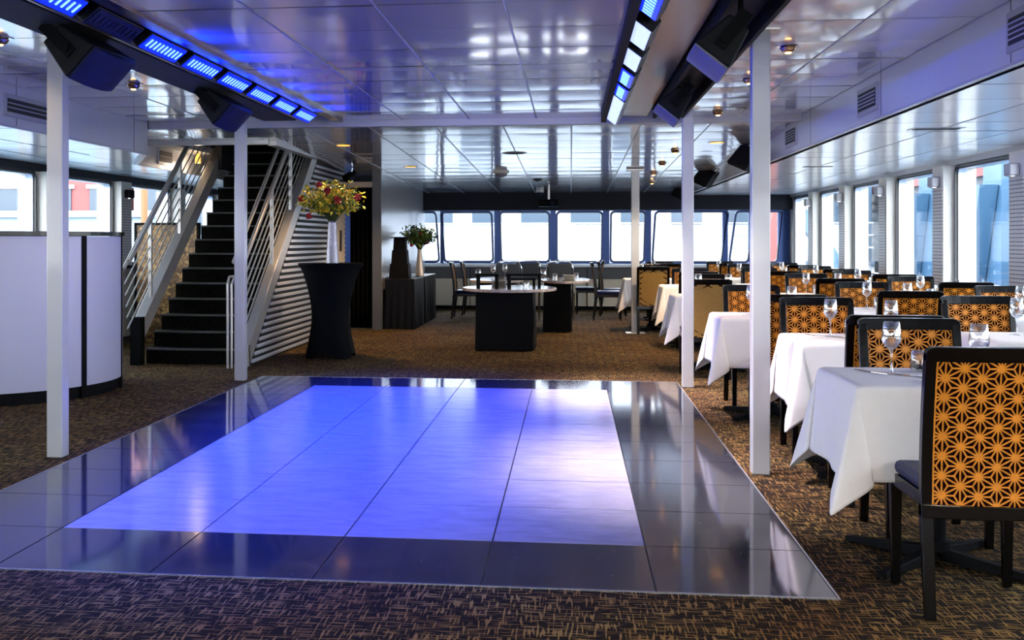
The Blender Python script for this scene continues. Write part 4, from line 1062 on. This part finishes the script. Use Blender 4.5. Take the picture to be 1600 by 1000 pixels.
# loose chairs near the far windows
for (x, y, rz, nm) in ((-1.72, 19.4, R(-90), 'patterned chair seen from the side left of the buffet tables'), (-1.62, 20.2, R(-90), 'patterned chair seen from the side, behind the one left of the buffet'),
                       (.30, 20.9, R(90), 'chair turned sideways right of the buffet tables'), (.62, 19.3, R(-90), 'side turned chair in front of the cream apron, left of the slim column'), (.75, 20.3, R(-90), 'side turned chair behind another one, left of the slim column')):
    chair(x, y, rz, nm, 'chairs near the far windows')

def tubular_chair():
    t = thing('tubular_chair', 'x', 'chair'); f = MB()
    f.tube([(-.2, -.2, 0), (-.2, -.2, .45), (-.205, -.23, .86), (-.185, -.245, .93), (-.14, -.25, .965), (0, -.252, .97), (.14, -.25, .965), (.185, -.245, .93), (.205, -.23, .86), (.2, -.2, .45), (.2, -.2, 0)], .013, 8)
    f.build('back_frame', 'chrome', t, smooth=True)
    for sx_ in (-1, 1):
        f = MB(); f.tube([(sx_ * .2, -.2, .45), (sx_ * .2, .2, .45), (sx_ * .205, .215, .42), (sx_ * .205, .22, 0)], .012, 8); f.build('leg', 'chrome', t, smooth=True)
    b = MB(); b.box(-.195, .195, -.19, .21, .452, .50); b.build('seat', 'black', t, bevel=.015)
    b = MB(); b.hexa([(-.185, -.225, .66), (.185, -.225, .66), (.185, -.20, .66), (-.185, -.20, .66), (-.175, -.258, .935), (.175, -.258, .935), (.175, -.235, .935), (-.175, -.235, .935)]); b.build('backrest', 'apron_grey', t, bevel=.01)
    index_children(t); return t
TC = tubular_chair()
for (x, y, rz, nm) in ((-.98, 18.6, 0, 'left of the three'), (-.72, 19.3, R(4), 'middle of the three'), (-.16, 18.9, R(-3), 'right of the three')):
    put(TC, 'tubular', x, y, 0, rz, 'chrome tube chair with grey back, %s behind the buffet' % nm, 'chrome tube chairs')
for k, (x, y, kd, nm) in enumerate(((-1.1, 16.6, 'wine', 'left rear buffet table, left one'), (-.95, 16.9, 'wine', 'left rear buffet table, right one'), (-.22, 16.45, 'tumbler', 'right rear buffet table, left one'), (.08, 16.9, 'tumbler', 'right rear buffet table, right one'),
        (-.52, 13.75, 'tumbler', 'near buffet table, under the wide riser'), (-.33, 14.1, 'wine', 'near buffet table, right of the risers'), (-1.12, 14.1, 'wine', 'near buffet table, left of the risers'))):
    put(PG[kd], kd, x, y, .742, 0, ('wine glass on the ' if kd == 'wine' else 'tumbler on the ') + nm, 'glasses on the buffet tables')

# ------------------------------------------------------------------ outside
M['sea'] = mat('harbour_water', '3c5a70', .2, bump=.5, bscale=1.5)
M['ferry'] = mat('white_ferry_paint', 'a0a3a6', .5, var=.05, vscale=.6)
M['ferry_b'] = mat('ferry_grey_blue', '5a6570', .5)
M['siding'] = mat('pale_grey_siding', '62656a', .6, var=.05, vscale=1)
M['sky_blue'] = mat('light_blue_paint', '42647e', .5)
M['out_red'] = mat('faded_red_paint', '8a4640', .5)
M['pale_blue'] = mat('pale_blue_barrier', '8f9ea8', .6)
M['timber'] = mat('orange_timber', '8a6038', .6)
M['out_white'] = mat('bright_white_awning', 'a8acb0', .6)
M['glass_dark'] = mat('building_glass', '3c4a56', .2)
b = MB(); b.box(-80, 80, -30, 90, -2.0, -1.9); o = struct(b.build('water', 'sea'))
def ferry(x0, x1, y, lab):
    t = thing('moored_ferry', lab, 'ship', ((x0 + x1) / 2, y, -1.9)); a = (x1 - x0) / 2
    b = MB(); b.box(-a, a, 0, 6, 0, 2.6); b.build('hull', 'ferry', t)
    b = MB(); b.box(-a, a, -.02, 0, 1.5, 1.65); b.box(-a, a, -.05, 0, 2.5, 2.62); b.build('rubbing_strake', 'ferry_b', t)
    b = MB(); b.box(-a, a, 1.5, 6, 2.6, 5.6); b.build('cabin', 'ferry', t)
    for k in range(int(2 * a / 1.5)):
        b = MB(); xx = -a + .5 + 1.5 * k; b.box(xx, xx + .9, 1.46, 1.5, 3.7, 4.6); b.build('window', 'glass_dark', t)
    for zz in (3.0, 3.35, 3.7):
        b = MB(); b.cyl((-a, .1, zz), (a, .1, zz), .025, n=6); b.build('rail', 'ferry', t)
    b = MB(); [b.cyl((-a + 1.2 * k, .1, 2.6), (-a + 1.2 * k, .1, 3.7), .025, n=6) for k in range(int(2 * a / 1.2))]; b.build('stanchions', 'ferry', t)
    for xx in (-3.5, 1.0, 5.5):
        b = MB(); b.box(xx, xx + 1.2, -.02, 0, .9, 2.1); b.build('hull_door', 'ferry_b', t)
ferry(-8, 8.5, 34, 'white ferry moored beyond the far windows')
t = thing('dock_crane', 'red and white dock crane arm beyond the far right windows', 'crane', (4.6, 31, -1.9))
b = MB(); b.hexa([(-.2, -.2, 0), (.5, -.2, 0), (.5, .3, 0), (-.2, .3, 0), (1.6, -.2, 9), (2.0, -.2, 9), (2.0, .3, 9), (1.6, .3, 9)]); b.build('boom', 'out_red', t)
b = MB(); b.hexa([(2.8, 0, 1.5), (3.2, 0, 1.5), (3.2, .4, 1.5), (2.8, .4, 1.5), (-.6, 0, 6.4), (-.2, 0, 6.4), (-.2, .4, 6.4), (-.6, .4, 6.4)]); b.build('strut', 'sky_blue', t)
def shed(x, y0, y1, h, m, lab, trim='out_red', face=-1, name='dock_shed'):
    t = thing(name, lab, 'building', (x, (y0 + y1) / 2, -1.9)); L_ = (y1 - y0) / 2
    b = MB(); b.box(0 if face < 0 else -6, 6 if face < 0 else 0, -L_, L_, 0, h); b.build('wall', m, t)
    b = MB(); z = .2
    while z < h - .3:
        b.box(-.04 if face < 0 else 0, 0 if face < 0 else .04, -L_, L_, z, z + .10); z += .28
    b.build('siding', m, t); b = MB(); b.box(-.15 if face < 0 else -6, 6 if face < 0 else .15, -L_, L_, h, h + .35); b.build('roof_edge', trim, t)
    return t
shed(9.9, 21, 52, 4.75, 'siding', 'long pale grey sided shed with a red roof edge beyond the right windows')
for (yy, nm) in ((26.4, 'nearest'), (31.2, 'second'), (39.5, 'third'), (49, 'farthest')):
    t = thing('blue_pylon', 'light blue pylon before the grey shed outside the right windows, %s one' % nm, 'pylon', (9.2, yy, -1.9))
    b = MB(); b.box(-.1, .5, -.4, .7, 0, 7); b.build('mast', 'sky_blue', t); b = MB(); b.hexa([(-.5, 1.4, 0), (-.12, 1.4, 0), (-.12, 2.2, 0), (-.5, 2.2, 0), (-.5, -.3, 4.4), (-.12, -.3, 4.4), (-.12, .3, 4.4), (-.5, .3, 4.4)]); b.build('brace', 'sky_blue', t)
t = thing('awning', 'white tent roof with a red side outside the right windows', 'awning', (8.0, 20.4, -1.9))
b = MB(); b.add([(0, -2.5, 2.2), (0, 2.2, 2.2), (1.0, 1.5, 4.0), (1.0, -2.5, 4.0)], [(0, 1, 2, 3)]); b.build('canopy', 'out_white', t); b = MB(); b.hexa([(-.1, -2.5, 0), (.1, -2.5, 0), (.1, -1.6, 0), (-.1, -1.6, 0), (-.1, -3.5, 2.2), (.1, -3.5, 2.2), (.1, -2.6, 2.2), (-.1, -2.6, 2.2)]); b.build('side_flap', 'out_red', t)
# left side: buildings
def building(x, y, w_, h, m, lab, nwin):
    t = thing('waterfront_building', lab, 'building', (x, y, -1.9)); b = MB(); b.box(-w_ / 2, w_ / 2, 0, 6, 0, h); b.build('wall', m, t)
    for i in range(nwin):
        for k in range(int(h / 2.4)):
            b = MB(); xx = -w_ / 2 + w_ * (i + .5) / nwin; b.box(xx - .45, xx + .45, -.05, 0, 1.2 + 2.2 * k, 2.6 + 2.2 * k); f = b.build('window', 'glass_dark', t)
            b = MB(); b.box(xx - .55, xx + .55, -.08, 0, 2.6 + 2.2 * k, 2.72 + 2.2 * k); b.build('lintel', 'out_white', f)
building(-19, 34, 4.6, 9, 'ferry', 'pale waterfront building seen through the leftmost window', 4)
building(-15.0, 34.2, 3.0, 9, 'out_red', 'red waterfront building seen through the second left window', 2)
building(-10.9, 34.2, 4.8, 7, 'ferry', 'pale blue white building seen through the third left window', 3)
t = thing('dock_fence', 'pale blue dock barrier outside the left windows', 'barrier', (-15, 26, -1.9))
b = MB(); b.box(-8, 6, 0, .3, 0, 3.75); b.build('panel', 'pale_blue', t); b = MB(); b.box(-8, 6, -.1, .4, 3.75, 3.9); b.build('cap', 'out_white', t)
for k, xx in enumerate((-9.25, -8.72)):
    t = thing('mooring_pile', 'orange timber mooring pile outside the third left window, %s of the pair' % ('left' if k == 0 else 'right'), 'post', (xx, 23, -1.9))
    b = MB(); b.cyl((0, 0, 0), (0, 0, 6.2), .07); b.build('shaft', 'timber', t, smooth=True); b = MB(); b.lathe([(0, 6.3), (.075, 6.2), (.08, 6.1)], 12); b.build('cap', 'out_white', t)
